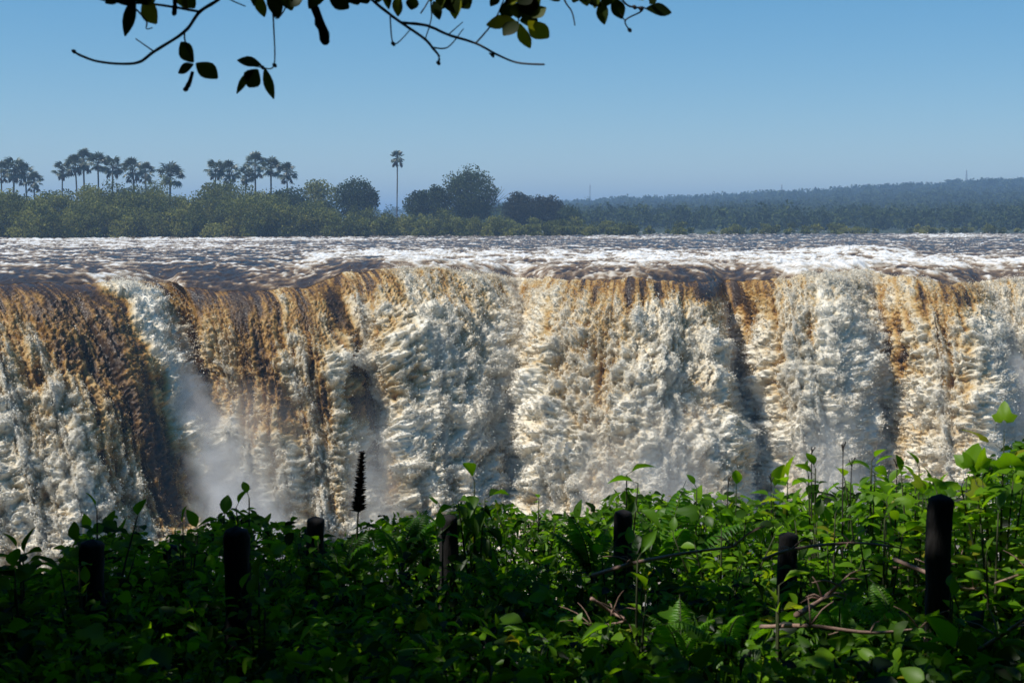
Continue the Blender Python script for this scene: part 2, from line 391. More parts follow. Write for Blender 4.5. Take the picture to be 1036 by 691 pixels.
clear = 1 - sst(.34, .62, FM); shoulder = 1 - sst(.3, 4.2, S_)
FO = FO - clear * shoulder * .16
FO = np.clip(FO, 0, 1.05)
aer = sst(.3, .8, FO)                       # aerated water billows out of the curtain
# lumps, stretched along the fall
wu = U_ + .32 * perlin(U_ / 2.6, S_ / 3.2, 50) + .07 * perlin(U_ / .8, S_ / .9, 51) + .02 * perlin(U_ / .25, S_ / .25, 54)
ws = S_ + .5 * perlin(U_ / 1.2, S_ / 3.2, 52) + .1 * perlin(U_ / .5, S_ / .8, 53) + .025 * perlin(U_ / .2, S_ / .25, 55)
xx = X + .35 * perlin(U_ / 2.6, S_ / 3.2, 50) + .06 * perlin(U_ / .7, S_ / .8, 51); zz = Z + .4 * perlin(U_ / 1.2, S_ / 3.2, 52) + .07 * perlin(U_ / .5, S_ / .8, 53)
def bil(k, st, sd): return np.abs(perlin3(xx / k, Y / k, zz / (k * st), sd)) * 2.0      # rounded billow with a crease at each zero
b1 = bil(1.6, 1.9, 60); b2 = bil(.85, 1.6, 61); b3 = bil(.42, 1.35, 62); b4 = bil(.22, 1.2, 63); b5 = bil(.12, 1., 64)
big = fbm(U_ / 3.6, S_ / 8.0, 70, 3)
grain = perlin(U_ / .1, S_ / .11, 73)
ridge = 1 - np.abs(perlin(wu / 1.1, flowy / 7., 71)) * 2
ridge2 = 1 - np.abs(perlin(wu / .42, flowy / 3.6, 72)) * 2
ridge3 = 1 - np.abs(perlin(wu / .17, flowy / 2.4, 75)) * 2
D = aer * (.25 + .75 * low) * ((.52 - .16 * low) * b1 + (.40 - .08 * low) * b2 + .25 * b3 + .17 * b4 + .11 * b5 + .06 * grain) \
    + (1 - aer) * (.10 * b3 * low + .10 * b4 + .07 * b5 + .04 * grain + (.1 + .3 * low) * (.9 * ridge + .45 * ridge2 + .2 * ridge3)) + aer * (.15 + .1 * low) * (.8 * ridge + .5 * ridge2 + .25 * ridge3) + 1.45 * big * low + .03 * b4
D = D * (sst(-.3, 1.6, S_) * (1 - clear) + clear * sst(-.5, 4.5, S_))
# base normals
dU = np.stack([np.gradient(a, axis=1) for a in (X, Y, Z)], -1); dT = np.stack([np.gradient(a, axis=0) for a in (X, Y, Z)], -1)
NV = nrm(np.cross(dT, dU)); NV *= np.sign(-NV[..., 1:2] + NV[..., 2:3] + 1e-6)
del dU, dT
FP = np.stack([X, Y, Z + Zl[None]], -1) + NV * D[..., None]
# foam gathers on the crests of the lumps, browner water in the creases
FO = FO + calm * (aer * (.18 * (b2 - .5) + .20 * (b3 - .5) + .12 * (b4 - .5) + .10 * (b1 - .5)) + (1 - aer) * (.10 * (b3 - .5) + .10 * (b4 - .5) + .2 * (ridge2 - .3) + .12 * (ridge3 - .3)) + (.10 * (b5 - .5) + .09 * grain + .1 * perlin(wu / .2, S_ / .32, 74)) * (1 - .6 * clear) + clear * .16 * perlin(U_ / .07, flowy / 2.6, 76) + .12 * (ridge2 - .4) * (1 - .5 * low))

# river rows from the lip up to the far shore
k = np.linspace(0, 1, 330)
yo = 57 * (1 - k) + 12.6 * k            # picture rows below the horizon
base_d = (CAMZ * FPX) / yo              # 75 .. 339 m
Rk, U2 = np.meshgrid(base_d / 75.0 - 1, u_all, indexing='ij')
RY = np.broadcast_to(Lp, Rk.shape) * (1 + Rk); RX = U2 * (1 + Rk)
RS = .5 * (1 - np.exp(-Rk / .07)) - .34 * np.exp(-Rk / .028)            # the river bed rises upstream of the lip
rpx, rpy = proj(RX, RY, RS)
RIV = [(60, 246, 170, 3, 0, .6, .7), (160, 250, 180, 2.5, 0, .62, .7), (250, 262, 120, 5, 0, .16, .9), (90, 262, 120, 5, 4, .42, .7), (200, 275, 130, 10, 2, .16, .85), (40, 278, 90, 8, 4, .24, .8), (320, 266, 30, 8, -20, .85, .8), (50, 272, 60, 5, 6, .5, .7),
       (430, 247, 130, 4, 0, .2, .8), (430, 258, 110, 5, 0, .74, .8), (460, 268, 80, 6, 0, .66, .7), (480, 276, 70, 6, 0, .72, .7), (600, 246, 140, 5, 0, .18, .85), (640, 262, 130, 8, 0, .74, .85), (640, 274, 90, 6, 0, .7, .8), (800, 276, 60, 6, 0, .72, .7), (745, 280, 20, 6, 0, .5, .6), (650, 282, 110, 5, 0, .68, .7), (830, 280, 60, 7, 0, .74, .7), (940, 282, 60, 6, 0, .62, .7), (440, 276, 70, 8, 0, .7, .7),
       (760, 248, 140, 4, 0, .14, .9), (790, 266, 90, 9, 0, .78, .85), (860, 255, 60, 5, 0, .74, .75), (900, 266, 80, 9, 0, .8, .85), (980, 253, 70, 5, 0, .16, .9), (1010, 266, 60, 6, 0, .8, .8), (930, 274, 50, 5, 0, .75, .6),
       (960, 239, 60, 2, 0, .85, .7), (200, 243, 300, 1.6, 0, .82, .7), (640, 241, 60, 1.2, 0, .8, .7)]
rb = blobs(rpx, rpy, .22 + RX * 0, RIV, 14 * perlin(RX / 5, RY / 12, 80), 1.6 * perlin(RX / 3, RY / 8, 81))
n_a = fbm(RX / 2.4, RY / 3.2, 82, 4, .55); n_b = fbm(RX / .7, RY / .9, 83, 3, .6); fleck = sst(.25, .6, perlin(RX / .5, RY / .5, 86) + .5 * n_a) * .5
rip = 1 - np.abs(perlin(RX / 1.1 + n_a, RY / 1.6, 84)) * 2
rip2 = 1 - np.abs(perlin(RX / .45 + n_b, RY / .8, 85)) * 2
RW = (.42 * n_a + .30 * n_b + .20 * rip + .08 * rip2) * (.30 + .36 * sst(.2, .9, rb))
RW = RW + .5 * np.exp(-((rpx - 868) / 46) ** 2 - ((RY - 104) / 7) ** 2) + .35 * np.exp(-((rpx - 380) / 50) ** 2 - ((RY - 84) / 6) ** 2)
RF = np.clip(rb + 1.0 * n_a + .75 * n_b + .26 * (rip - .3) + .12 * rip2 + fleck - .15, 0, 1.05)
RW = RW + RS + (Zl[None] + .34) * np.exp(-(Rk / .07) ** 2)
lipw = RW[0] - Zl
FP[..., 2] += lipw[None] * np.exp(-S_ / 1.1)
# near the lip it takes the colour of the falls
RP = np.stack([RX, RY, RW], -1)

# single height field for normals: river rows reversed + fall rows
full = np.concatenate([RP[::-1], FP[1:]], 0); nriv = RP.shape[0]
jv = FP[0] - RP[0]
tone = np.concatenate([RF[::-1], FO[1:]], 0)
# blend the foam value across the lip
lipF = smooth1(FM[6].astype(float), 24)
for j in range(100):
    w = .85 * (1 - j / 100) ** 1.6
    tone[nriv - 1 - j] = tone[nriv - 1 - j] * (1 - w) + (lipF + .45 * (tone[nriv - 1 - j] - rb[j])) * w
g0 = np.gradient(full, axis=0); g1 = np.gradient(full, axis=1)
vn = nrm(np.cross(g0, g1)); vn *= np.sign(vn[..., 2:3] - vn[..., 1:2] * .5 + 1e-6) if False else 1
if vn[5, 500, 2] < 0: vn = -vn
flip = np.cross(g0[5, 500], g1[5, 500])[2] < 0

def sheet(name, rows, tn, nr, material):
    nr_, nc_ = rows.shape[:2]
    acc = Acc(); q = grid_quads(nr_, nc_)
    # grid_quads runs along a column first: cross(dcol, drow); keep the faces up
    e = np.cross(rows[5, 501] - rows[5, 500], rows[6, 500] - rows[5, 500])
    if e[2] < 0 or (name != 'river' and e[1] > 0): q = q[:, ::-1]
    acc.add(rows.reshape(-1, 3), q, None, tn.reshape(-1))
    o = acc.build(name, material)
    o.data.normals_split_custom_set_from_vertices(nr.reshape(-1, 3).astype(float))
    return tag(o, kind='structure')
o_r = sheet('river', full[:nriv], tone[:nriv], vn[:nriv], M_river)
o_f = sheet('waterfall', full[nriv - 1:], tone[nriv - 1:], vn[nriv - 1:], M_water)
tag(o_r, 'broad foaming river running to the lip of the falls'); tag(o_f, 'brown and white waterfall curtain dropping into the gorge')

# flying drops: small solid beads thrown off the aerated lumps
sel = np.zeros(FO.shape, f32)
vis = (np.abs(px - CX) < 580) & (Z > -19.5) & (S_ > .3)
sel[vis] = (np.clip(FO[vis], .10, 1) ** 1.6 * (1 - .8 * (clear * shoulder)[vis]) * (.12 + (b2 * .5 + b3 * .6 + b4 * .3)[vis] ** 2))
ncol = sel.shape[1]
cs = np.cumsum(sel.ravel().astype(np.float64)); ND = 1100000
ii = np.searchsorted(cs, rng.random(ND) * cs[-1]); ii = np.minimum(ii, sel.size - 1)
pos = FP.reshape(-1, 3)[ii] + NV.reshape(-1, 3)[ii] * (rng.exponential(.07, (ND, 1)) + (rng.random((ND, 1)) < .04) * rng.exponential(.35, (ND, 1))) + rng.standard_normal((ND, 3)) * .035
rad = np.clip(rng.lognormal(math.log(.022), .45, ND), .008, .07)
tet = np.array([(1, 1, 1), (1, -1, -1), (-1, 1, -1), (-1, -1, 1)]) / math.sqrt(3)
Q4 = rng.standard_normal((ND, 4)); Q4 /= np.linalg.norm(Q4, axis=1, keepdims=True)
w_, x_, y_, z_ = Q4.T
Rm = np.stack([1 - 2 * (y_ ** 2 + z_ ** 2), 2 * (x_ * y_ - z_ * w_), 2 * (x_ * z_ + y_ * w_), 2 * (x_ * y_ + z_ * w_), 1 - 2 * (x_ ** 2 + z_ ** 2), 2 * (y_ * z_ - x_ * w_),
               2 * (x_ * z_ - y_ * w_), 2 * (y_ * z_ + x_ * w_), 1 - 2 * (x_ ** 2 + y_ ** 2)], -1).reshape(-1, 3, 3)
V = pos[:, None] + rad[:, None, None] * np.einsum('nij,kj->nki', Rm, tet)
tf = np.array([(0, 1, 2), (0, 3, 1), (0, 2, 3), (1, 3, 2)])
acc = Acc(); acc.add(V.reshape(-1, 3), None, (tf[None] + (np.arange(ND) * 4)[:, None, None]).reshape(-1, 3), np.repeat(np.clip(FO.ravel()[ii] + .12 + .12 * rng.standard_normal(ND), .2, 1), 4))
o = acc.build('spray', M_spray)
tag(o, 'white drops of spray flying off the falling water', kind='stuff')
del V, Q4, Rm, pos

# ------------------------------------------------------------------ ground: viewing ledge, gorge, far bank with hill
def ledge_z(x, y):
    return np.where(y < 13.2, 1.32 - .155 * np.maximum(y, -2) + .12 * perlin(x / 1.5, y / 1.5, 90), 0)
ys = np.concatenate([np.linspace(-60, 2, 20), np.linspace(3, 13, 60), np.array([13.4, 13.9, 14.6, 15.2, 16, 17])])
xs = np.concatenate([np.linspace(-90, -10, 25), np.linspace(-9.5, 9.5, 110), np.linspace(10, 90, 25)])
gy, gx = np.meshgrid(ys, xs, indexing='ij')
gz = ledge_z(gx, gy)
drop = np.array([1.4, 4.5, 12, 24, 36, 46.])
for j in range(6): gz[-6 + j] = -.7 - drop[j] + .8 * perlin(xs / 3, xs * 0 + j, 91)
acc = Acc(); acc.add(np.stack([gx, gy, gz], -1).reshape(-1, 3), grid_quads(*gx.shape)); tag(acc.build('ground', M_soil), kind='structure')
gy, gx = np.meshgrid(np.linspace(15, 82, 70), np.linspace(-90, 90, 120), indexing='ij')
acc = Acc(); acc.add(np.stack([gx, gy, -44.5 + .9 * fbm(gx / 4, gy / 4, 92)], -1).reshape(-1, 3), grid_quads(*gx.shape), None, np.clip(.75 + .5 * fbm(gx / 3, gy / 3, 93), 0, 1).ravel())
tag(acc.build('gorge_water', M_water), kind='structure')

def shore(p_): return np.interp(p_, [-700, 0, 300, 500, 800, 1036, 1800], [176, 190, 205, 217, 244, 256, 275])
def ridge_top(p_): return np.interp(p_, [-900, 300, 480, 590, 700, 800, 900, 1036, 1300, 1800], [10, 10, 13, 18, 22, 27, 33, 39, 44, 30])
def land_z(p_, y_):
    s = shore(p_)
    zr_ = np.maximum(ridge_top(p_) / FPX * 1200 + 3 - 8.0, .6)
    return np.interp(y_ - s, [0, 3, 20], [-.6, .35, .6]) + zr_ * sst(340, 1200, y_) * np.interp(y_, [1200, 2000, 5000], [1, .75, .3]) + 1.6 * perlin(p_ / 60, y_ / 90, 94) * sst(350, 600, y_)
pp = np.linspace(-900, 1900, 260)
yk = np.concatenate([[0, 1, 2, 3, 6, 12, 20], np.geomspace(30, 5200, 60)])
K, PP = np.meshgrid(yk, pp, indexing='ij'); YY = shore(PP) + K; XX = (PP - CX) / FPX * YY
acc = Acc(); acc.add(np.stack([XX, YY, land_z(PP, YY)], -1).reshape(-1, 3), grid_quads(*XX.shape)); tag(acc.build('far_bank', M_bankland), kind='structure')

# ------------------------------------------------------------------ far foliage
def crown_cloud(acc, cx_, cy_, cz, w, h, n, size, dep=None, lobes=10, flat=.75, tone_mid=.45, seed=None, solid=0):
    """leaf clumps spread through a crown of many uneven lobes"""
    dep = dep or w
    c = []
    for k_ in range(lobes):
        a = random.random() * 6.283; r = math.sqrt(random.random()) * .62; zz = random.uniform(-.5, .55)
        sh = math.sqrt(max(0, 1 - (zz / .62) ** 2 * .75))
        c.append((math.cos(a) * r * w / 2 * sh, math.sin(a) * r * dep / 2 * sh, zz * h * .8, random.uniform(.24, .42)))
    c = np.array(c); k_ = rng.integers(0, lobes, n)
    d = rdir(n, .15); rr_ = (rng.random(n) ** .35)[:, None]
    R = c[k_, 3:4]
    P = c[k_, :3] + d * rr_ * R * np.array([w, dep, h * flat * 1.15]) * .62
    if solid:
        ns = int(n * solid); dd = rdir(ns); azi = np.arctan2(dd[:, 1], dd[:, 0])
        wob = 1 + .22 * perlin(azi * 1.9 + cx_, dd[:, 2] * 2.6 + cy_, 130) + .1 * perlin(azi * 5 + cx_, dd[:, 2] * 6, 131)
        P[:ns] = dd * (rng.random(ns) ** .3 * wob)[:, None] * np.array([w, dep, h]) * .47
    P += np.array([cx_, cy_, cz])
    tn = np.clip(tone_mid + .16 * rng.standard_normal(n) + (random.random() - .5) * .0 + .22 * (rng.random(lobes) - .5)[k_], 0, 1)
    put_leaves(acc, P, rdir(n), rdir(n, .8), size * rng.uniform(.6, 1.3, n), size * rng.uniform(.5, 1., n), DIAM, tn)

def far_tree(name, label, cat, p_, top, bot, w_px, Yd, material, n, size=.42, trunk_h=.35, lobes=12, group=None, bare=False, tone_mid=.45, solid=.6):
    sc = Yd / FPX
    pc = at(p_, (top + bot) / 2, Yd); h = (bot - top) * sc; w = w_px * sc
    zb = float(land_z(np.array(p_), np.array(Yd))) - .2
    ztop = at(p_, top, Yd)[2]; zlow = max(at(p_, bot, Yd)[2], zb + .2)
    base_p = (float(pc[0]), Yd, zb)
    root = empty(name, base_p, label, cat, group)
    acc = Acc()
    crown_cloud(acc, pc[0], Yd, (ztop + zlow) / 2, w, (ztop - zlow), int(n * 1.3), size, lobes=lobes + 4, tone_mid=tone_mid, solid=solid)
    acc.build('crown', material, root, False, base_p)
    acc = Acc(); r0 = max(.12, w * .03)
    zt = zlow + (ztop - zlow) * .75
    tube(acc, [(pc[0], Yd, zb - .3), (pc[0] + w * .03, Yd, zb + (zt - zb) * .5), (pc[0], Yd, zt)], [r0, r0 * .7, r0 * .25], 7, smooth_n=8)
    for k_ in range(7):
        a = random.random() * 6.283; z0 = zb + (zt - zb) * random.uniform(.3, .8)
        tube(acc, [(pc[0], Yd, z0), (pc[0] + math.cos(a) * w * .2, Yd + math.sin(a) * w * .2, z0 + (ztop - zlow) * .16), (pc[0] + math.cos(a) * w * .36, Yd + math.sin(a) * w * .36, z0 + (ztop - zlow) * .2)], [r0 * .5, r0 * .3, r0 * .08], 5, smooth_n=6)
    if bare:
        for k_ in range(16):
            a = random.uniform(-.3, 1.3); l_ = random.uniform(.2, .46) * w
            p0 = np.array([pc[0] + w * .2, Yd, zlow + (ztop - zlow) * .25])
            p1 = p0 + np.array([math.cos(a) * l_ * .6, random.uniform(-.5, .5), math.sin(a) * l_ * .6 + .3]); p2 = p1 + np.array([math.cos(a + .3) * l_ * .5, 0, math.sin(a + .3) * l_ * .5])
            tube(acc, [p0, p1, p2], [.08, .05, .025], 4, smooth_n=6); tube(acc, [p1, p1 + np.array([random.uniform(-1, 1.4), 0, random.uniform(.2, 1.6)])], [.04, .02], 3)
    acc.build('trunk', M_bark, root, True, base_p)
    return root

# riverside thicket: one continuous mass of bushes along the shore
acc = Acc()
top_line = [(-700, 196), (-120, 196), (0, 188), (40, 196), (70, 189), (110, 190), (150, 186), (190, 197), (215, 200), (250, 192), (300, 200), (350, 214), (400, 217), (450, 216), (500, 219), (560, 221), (590, 226), (640, 229), (720, 230), (820, 228), (880, 226), (920, 231), (1036, 230), (1800, 228)]
tlx, tly = np.array(top_line, float).T
for k_ in range(560):
    p_ = random.uniform(-260, 640) if k_ < 430 else random.uniform(560, 1350)
    dd = random.random() ** .8
    Yd = float(shore(p_)) + 2 + dd * 26
    ty = np.interp(p_, tlx, tly) + random.uniform(-6, 8)
    ty = ty + (1 - dd) * (236 - ty) * random.uniform(.3, .75)
    zb = float(land_z(np.array(p_), np.array(Yd))); zt = at(p_, ty, Yd)[2]
    h = max(zt - zb, .8); w = h * random.uniform(.8, 1.5) + .8
    x_ = (p_ - CX) / FPX * Yd
    crown_cloud(acc, x_, Yd, zb + h * .48, w, h * 1.04, int(300 + 60 * h * w / 4), .34, lobes=7, tone_mid=random.choice([.12, .28, .42, .5, .62, .8]), flat=.9)
tag(acc.build('riverside_thicket', M_far, None, False), 'dense mass of low green bushes along the far river bank', kind='stuff')

# far wooded hill: uncountable crowns
acc = Acc()
for k_ in range(4600):
    p_ = random.uniform(-150, 1400) if k_ > 3600 else random.uniform(470, 1120)
    Yd = 330 + 900 * random.random() ** .95
    zb = float(land_z(np.array(p_), np.array(Yd)))
    x_ = (p_ - CX) / FPX * Yd; h = random.uniform(5, 8.5) * (.75 + .25 * (Yd > 900)); w = h * random.uniform(.9, 1.6)
    n = 60; sz = .0013 * Yd + .55
    crown_cloud(acc, x_, Yd, zb + h * .5, w, h, n, sz, lobes=5, tone_mid=random.uniform(.25, .65), flat=.9)
tag(acc.build('hill_forest', M_far_dark, None, False), 'far wooded hill with a continuous canopy fading to blue', kind='stuff')

# individual trees
far_tree('round_tree', 'grey-green rounded tree under a pair of palms, left of the dark palm clump', 'tree', 223, 184, 240, 62, 232, M_far, 5200, lobes=14, tone_mid=.5)
far_tree('round_tree', 'dark rounded tree at the shore below the clump of tall palms', 'tree', 289, 191, 239, 60, 240, M_far_dark, 4800, lobes=13, tone_mid=.5)
far_tree('feathery_tree', 'paler feathery tree between the palm clump and the dark egg-shaped tree', 'tree', 325, 183, 222, 46, 262, M_far, 2800, lobes=14, tone_mid=.62)
far_tree('egg_shaped_tree', 'dark dense egg-shaped tree just left of the tall lone palm', 'tree', 361, 178, 228, 46, 246, M_far_dark, 5200, lobes=12, tone_mid=.3)
far_tree('small_tree', 'small dark tree just right of the tall lone palm', 'tree', 424, 193, 222, 32, 256, M_far_dark, 2400, lobes=9)
far_tree('broad_tree', 'tallest broad-crowned tree right of the lone palm with bare twigs on its right', 'tree', 476, 172, 224, 60, 258, M_far_dark, 6500, lobes=16, bare=True, tone_mid=.55)
far_tree('small_tree', 'dark bushy tree touching the left side of the tallest broad tree', 'tree', 443, 190, 222, 28, 255, M_far_dark, 2200, lobes=8, tone_mid=.4)
far_tree('brownish_tree', 'brownish low tree right of the tallest broad tree', 'tree', 527, 196, 230, 40, 268, M_far_brown, 3400, lobes=11)
far_tree('brownish_tree', 'wider brownish tree, second one right of the tallest broad tree', 'tree', 552, 199, 234, 44, 272, M_far_brown, 3600, lobes=11, tone_mid=.4)
far_tree('shore_tree', 'last dark tree on the shore before the blue hill begins', 'tree', 575, 208, 237, 30, 270, M_far_dark, 2200, lobes=9, tone_mid=.5)
far_tree('shore_tree', 'bushy tree on the shore at the left picture edge under the palms', 'tree', 14, 197, 236, 62, 226, M_far_dark, 4200, lobes=12, tone_mid=.6)
far_tree('shore_tree', 'dark tree behind the thicket below the lone short palm', 'tree', 128, 192, 226, 46, 236, M_far_dark, 3000, lobes=11, tone_mid=.5)

# ilala palms
def make_palm(crown_r, h, skirt, seed, lean=.0):
    rg = np.random.default_rng(seed)
    root = bpy.data.objects.new('fan_palm', None); COL.objects.link(root)
    acc = Acc()
    bx = lean * h
    pts = [(0, 0, -.4), (bx * .3, 0, h * .4), (bx * .7, .1, h * .75), (bx, 0, h)]
    tube(acc, pts, [.15, .11, .12, .1], 8, smooth_n=14, rough=.05)
    acc.build('trunk', M_bark, root)
    acc = Acc()
    for k_ in range(38):
        a = rg.random() * 6.283; el = rg.uniform(-.65, 1.45)
        dr = np.array([math.cos(a) * math.cos(el), math.sin(a) * math.cos(el), math.sin(el)])
        l_ = crown_r * rg.uniform(.5, .66)
        p0 = np.array([bx, 0, h]); p1 = p0 + dr * l_
        tube(acc, [p0, p0 + dr * l_ * .5 + (0, 0, .06), p1], [.035, .03, .02], 3, tone=.3, cap=False)
        nb = 9; fan = np.linspace(-1.9, 1.9, nb)
        side = nrm(np.cross(dr, [0, 0, 1.]) + 1e-5); upv = np.cross(side, dr)
        roll = rg.uniform(-.5, .5); side = side * math.cos(roll) + upv * math.sin(roll); upv = np.cross(side, dr)
        Dd = dr[None] * np.cos(fan)[:, None] + side[None] * np.sin(fan)[:, None] - upv[None] * .18 + np.array([0, 0, -.22])
        put_leaves(acc, np.repeat(p1[None], nb, 0), Dd, np.repeat(upv[None], nb, 0), crown_r * rg.uniform(.36, .5) * (1 - .2 * np.abs(fan) / 1.9), .2, DIAM, np.clip(.5 + .2 * rg.standard_normal(nb), 0, 1))
    acc.build('crown', M_palm, root, False)
    if skirt:
        acc = Acc()
        for k_ in range(skirt):
            a = rg.random() * 6.283; dr = np.array([math.cos(a) * .35, math.sin(a) * .35, -1.])
            p0 = np.array([bx, 0, h - .1]) + np.array([math.cos(a), math.sin(a), 0]) * .3; l_ = rg.uniform(.8, 1.7)
            tube(acc, [np.array([bx, 0, h]), p0, p0 + nrm(dr) * l_], [.03, .03, .02], 3, cap=False)
            put_leaves(acc, np.repeat((p0 + nrm(dr) * l_ * .7)[None], 5, 0), nrm(dr)[None] + rg.standard_normal((5, 3)) * .22, rg.standard_normal((5, 3)), .8, .22, DIAM, .5)
        acc.build('dead_fronds', M_dead, root, False)
    return root
protos = [make_palm(2.0, 9.5, 9, 1), make_palm(2.0, 9.5, 5, 2, .03), make_palm(2.0, 9.5, 14, 3, -.03), make_palm(2.0, 9.5, 0, 4, .015)]
used = [False] * 4
# photo column, crown centre row, crown radius in px, prototype, label
PALMS = [
    (1, 174, 9, 0, 'leftmost fan palm, its crown cut by the picture edge'), (14, 172, 10, 1, 'tallest of the fan palms in the clump at the left edge'), (25, 176, 9, 2, 'fan palm on the right side of the left-edge clump'), (34, 184, 8, 0, 'short fan palm standing just right of the left-edge clump'),
    (63, 173, 8, 1, 'small fan palm at the left end of the tall grove'), (76, 167, 9, 2, 'fan palm with bare trunk, second from left in the tall grove'), (84, 163, 9, 0, 'tallest fan palm of the grove with long bare trunk'), (99, 166, 10, 3, 'bushy fan palm with thick crown in the middle of the grove'), (114, 169, 9, 1, 'fan palm at the right end of the tall grove'),
    (134, 172, 10, 2, 'left fan palm of the shaggy pair right of the tall grove'), (147, 175, 9, 0, 'right fan palm of the shaggy pair right of the tall grove'), (172, 179, 11, 3, 'short single fan palm with neat round crown standing alone above the thicket'),
    (218, 172, 9, 1, 'left fan palm of the pair above the grey-green rounded tree'), (232, 174, 9, 2, 'right fan palm of the pair above the grey-green rounded tree'),
    (258, 167, 11, 0, 'tallest fan palm of the dense dark clump, on its left side'), (249, 178, 8, 1, 'low fan palm at the left foot of the dense dark clump'), (274, 171, 10, 3, 'fan palm in the middle of the dense dark clump'), (290, 175, 9, 2, 'fan palm at the right end of the dense dark clump')]
for (p_, cyp, rp, k_, lab) in PALMS:
    o = protos[k_] if not used[k_] else copy_tree(protos[k_]); used[k_] = True
    Yd = 244 + random.uniform(-6, 14); s_ = rp * random.uniform(1.36, 1.6) * Yd / FPX / 2.0
    c_ = at(p_, cyp, Yd); lean = [0, .03, -.03, .015][k_] * 9.5
    zb = .4; sz = (c_[2] - zb) / 9.5
    o.location = (c_[0] - lean * s_, Yd, zb); o.scale = (s_, s_, s_); o.rotation_euler.z = random.uniform(-.4, .4)
    # a taller palm has a longer trunk, not a bigger crown: set the trunk's own scale
    for ch in o.children:
        if ch.name.startswith('trunk'): ch.scale = (1, 1, sz / s_)
        else: ch.location = (0, 0, 9.5 * (sz / s_ - 1))
    tag(o, lab, 'palm', 'fan palms above the far bank')
lone = make_palm(1.55, 14.6, 16, 9, .012)
c_ = at(402, 160, 255); lone.location = (c_[0] - .17, 255, c_[2] - 14.6); tag(lone, 'tall lone palm with slender bare trunk and hanging dead fronds', 'palm', 'fan palms above the far bank')

# radio masts on the hill
for (p_, top, Yd, lab) in [(597, 186, 1180, 'left radio mast above the low end of the wooded hill'), (791, 186, 1190, 'short middle radio mast on the skyline of the hill'), (978, 171, 1190, 'right radio mast on the high part of the hill skyline')]:
    c_ = at(p_, top, Yd); zb = float(land_z(np.array(float(p_)), np.array(float(Yd)))); acc = Acc(); hh = c_[2] - zb; wb = .9
    for sx in (-1, 1):
        for sy in (-1, 1):
            tube(acc, [(sx * wb, sy * wb, 0), (sx * .25, sy * .25, hh * .93)], .13, 4)
    for j in range(9):
        z0 = hh * .93 * j / 9; z1 = hh * .93 * (j + 1) / 9; w0 = wb + (.25 - wb) * j / 9; w1 = wb + (.25 - wb) * (j + 1) / 9
        for sy in (-1, 1):
            tube(acc, [(-w0, sy * w0, z0), (w1, sy * w1, z1)], .07, 3); tube(acc, [(sy * w0, -w0, z0), (sy * w1, w1, z1)], .07, 3)
    tube(acc, [(0, 0, hh * .9), (0, 0, hh)], .1, 5)
    o = acc.build('radio_mast', M_mast); o.location = (c_[0], Yd, zb); tag(o, lab, 'mast', 'radio masts on the hill')

# ------------------------------------------------------------------ fence posts
POSTS = [(93, 548, .165, 8.2, 'dark wooden post, leftmost of the posts standing in the hedge'), (172, 552, .13, 10.2, 'thin dark post mostly hidden by leaves, second from left'),
         (240, 535, .15, 7.2, 'tall thick dark post with rounded top on the left'), (319, 524, .145, 10., 'dark post just right of the tall thick left post'),
         (454, 522, .15, 9.6, 'dark post top under drooping leaves left of centre'), (631, 517, .14, 9.1, 'dark post half hidden behind fern and leaves right of centre'),
         (797, 540, .14, 8.7, 'dark flat-topped post among sunlit leaves between the half hidden and tallest posts'), (951, 502, .15, 7.2, 'tallest dark post with rounded top on the right'),
         (1019, 600, .13, 9.4, 'short dark post low in the leaves at the right edge')]
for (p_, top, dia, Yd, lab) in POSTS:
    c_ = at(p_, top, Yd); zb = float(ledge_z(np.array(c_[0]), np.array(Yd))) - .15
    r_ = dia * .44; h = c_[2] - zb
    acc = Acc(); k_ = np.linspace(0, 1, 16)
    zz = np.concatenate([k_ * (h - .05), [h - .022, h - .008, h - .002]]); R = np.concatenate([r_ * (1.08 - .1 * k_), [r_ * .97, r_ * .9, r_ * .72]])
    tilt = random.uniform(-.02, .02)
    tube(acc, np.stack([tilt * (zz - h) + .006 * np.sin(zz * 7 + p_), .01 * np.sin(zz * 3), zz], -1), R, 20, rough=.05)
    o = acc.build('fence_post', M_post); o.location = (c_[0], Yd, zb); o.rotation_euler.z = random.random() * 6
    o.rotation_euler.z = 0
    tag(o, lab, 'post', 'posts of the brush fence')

# ------------------------------------------------------------------ foreground plants
SKY_X = np.array([-200, 0, 40, 60, 110, 150, 180, 230, 260, 300, 340, 390, 440, 470, 520, 570, 600, 630, 690, 720, 760, 800, 830, 880, 940, 980, 1000, 1036, 1250], float)
SKY_Y = np.array([560, 572, 575, 548, 520, 548, 535, 512, 520, 528, 545, 512, 520, 500, 510, 520, 510, 492, 500, 498, 500, 504, 494, 486, 488, 484, 468, 446, 446], float)
def top_row(p_, Yd):
    s = np.interp(p_, SKY_X, SKY_Y)
    near = np.interp(Yd, [5.5, 7, 9, 9.9, 10.3, 13], [690, 645, 582, 566, 0, 0])
    near = np.where(Yd > 10.2, s + 10, np.maximum(near, s + 25))
    return near
def undergrowth(n, seed):
    P = []; got = 0
    p_ = rng.uniform(-220, 1260, n); Yd = 5.6 + 7.2 * rng.random(n) ** .8
    tr = top_row(p_, Yd); 
    zt = at(p_, tr, Yd)[:, 2]; x = (p_ - CX) / FPX * Yd; zb = ledge_z(x, Yd)
    gaps = fbm(p_ / 26, tr * 0 + Yd * 1.1, 95, 2)
    zt = zt + .16 * fbm(p_ / 18, Yd * 2.2, 96, 2)
    u = 1 - rng.random(n) ** 1.5
    z = zb + (zt - zb) * u
    keep = (zt - zb > .1) & ((gaps > -.22) | (u < .75))
    return np.stack([x, Yd, z], -1)[keep], u[keep]
P, uu = undergrowth(52000, 1)
n = len(P); acc = Acc()
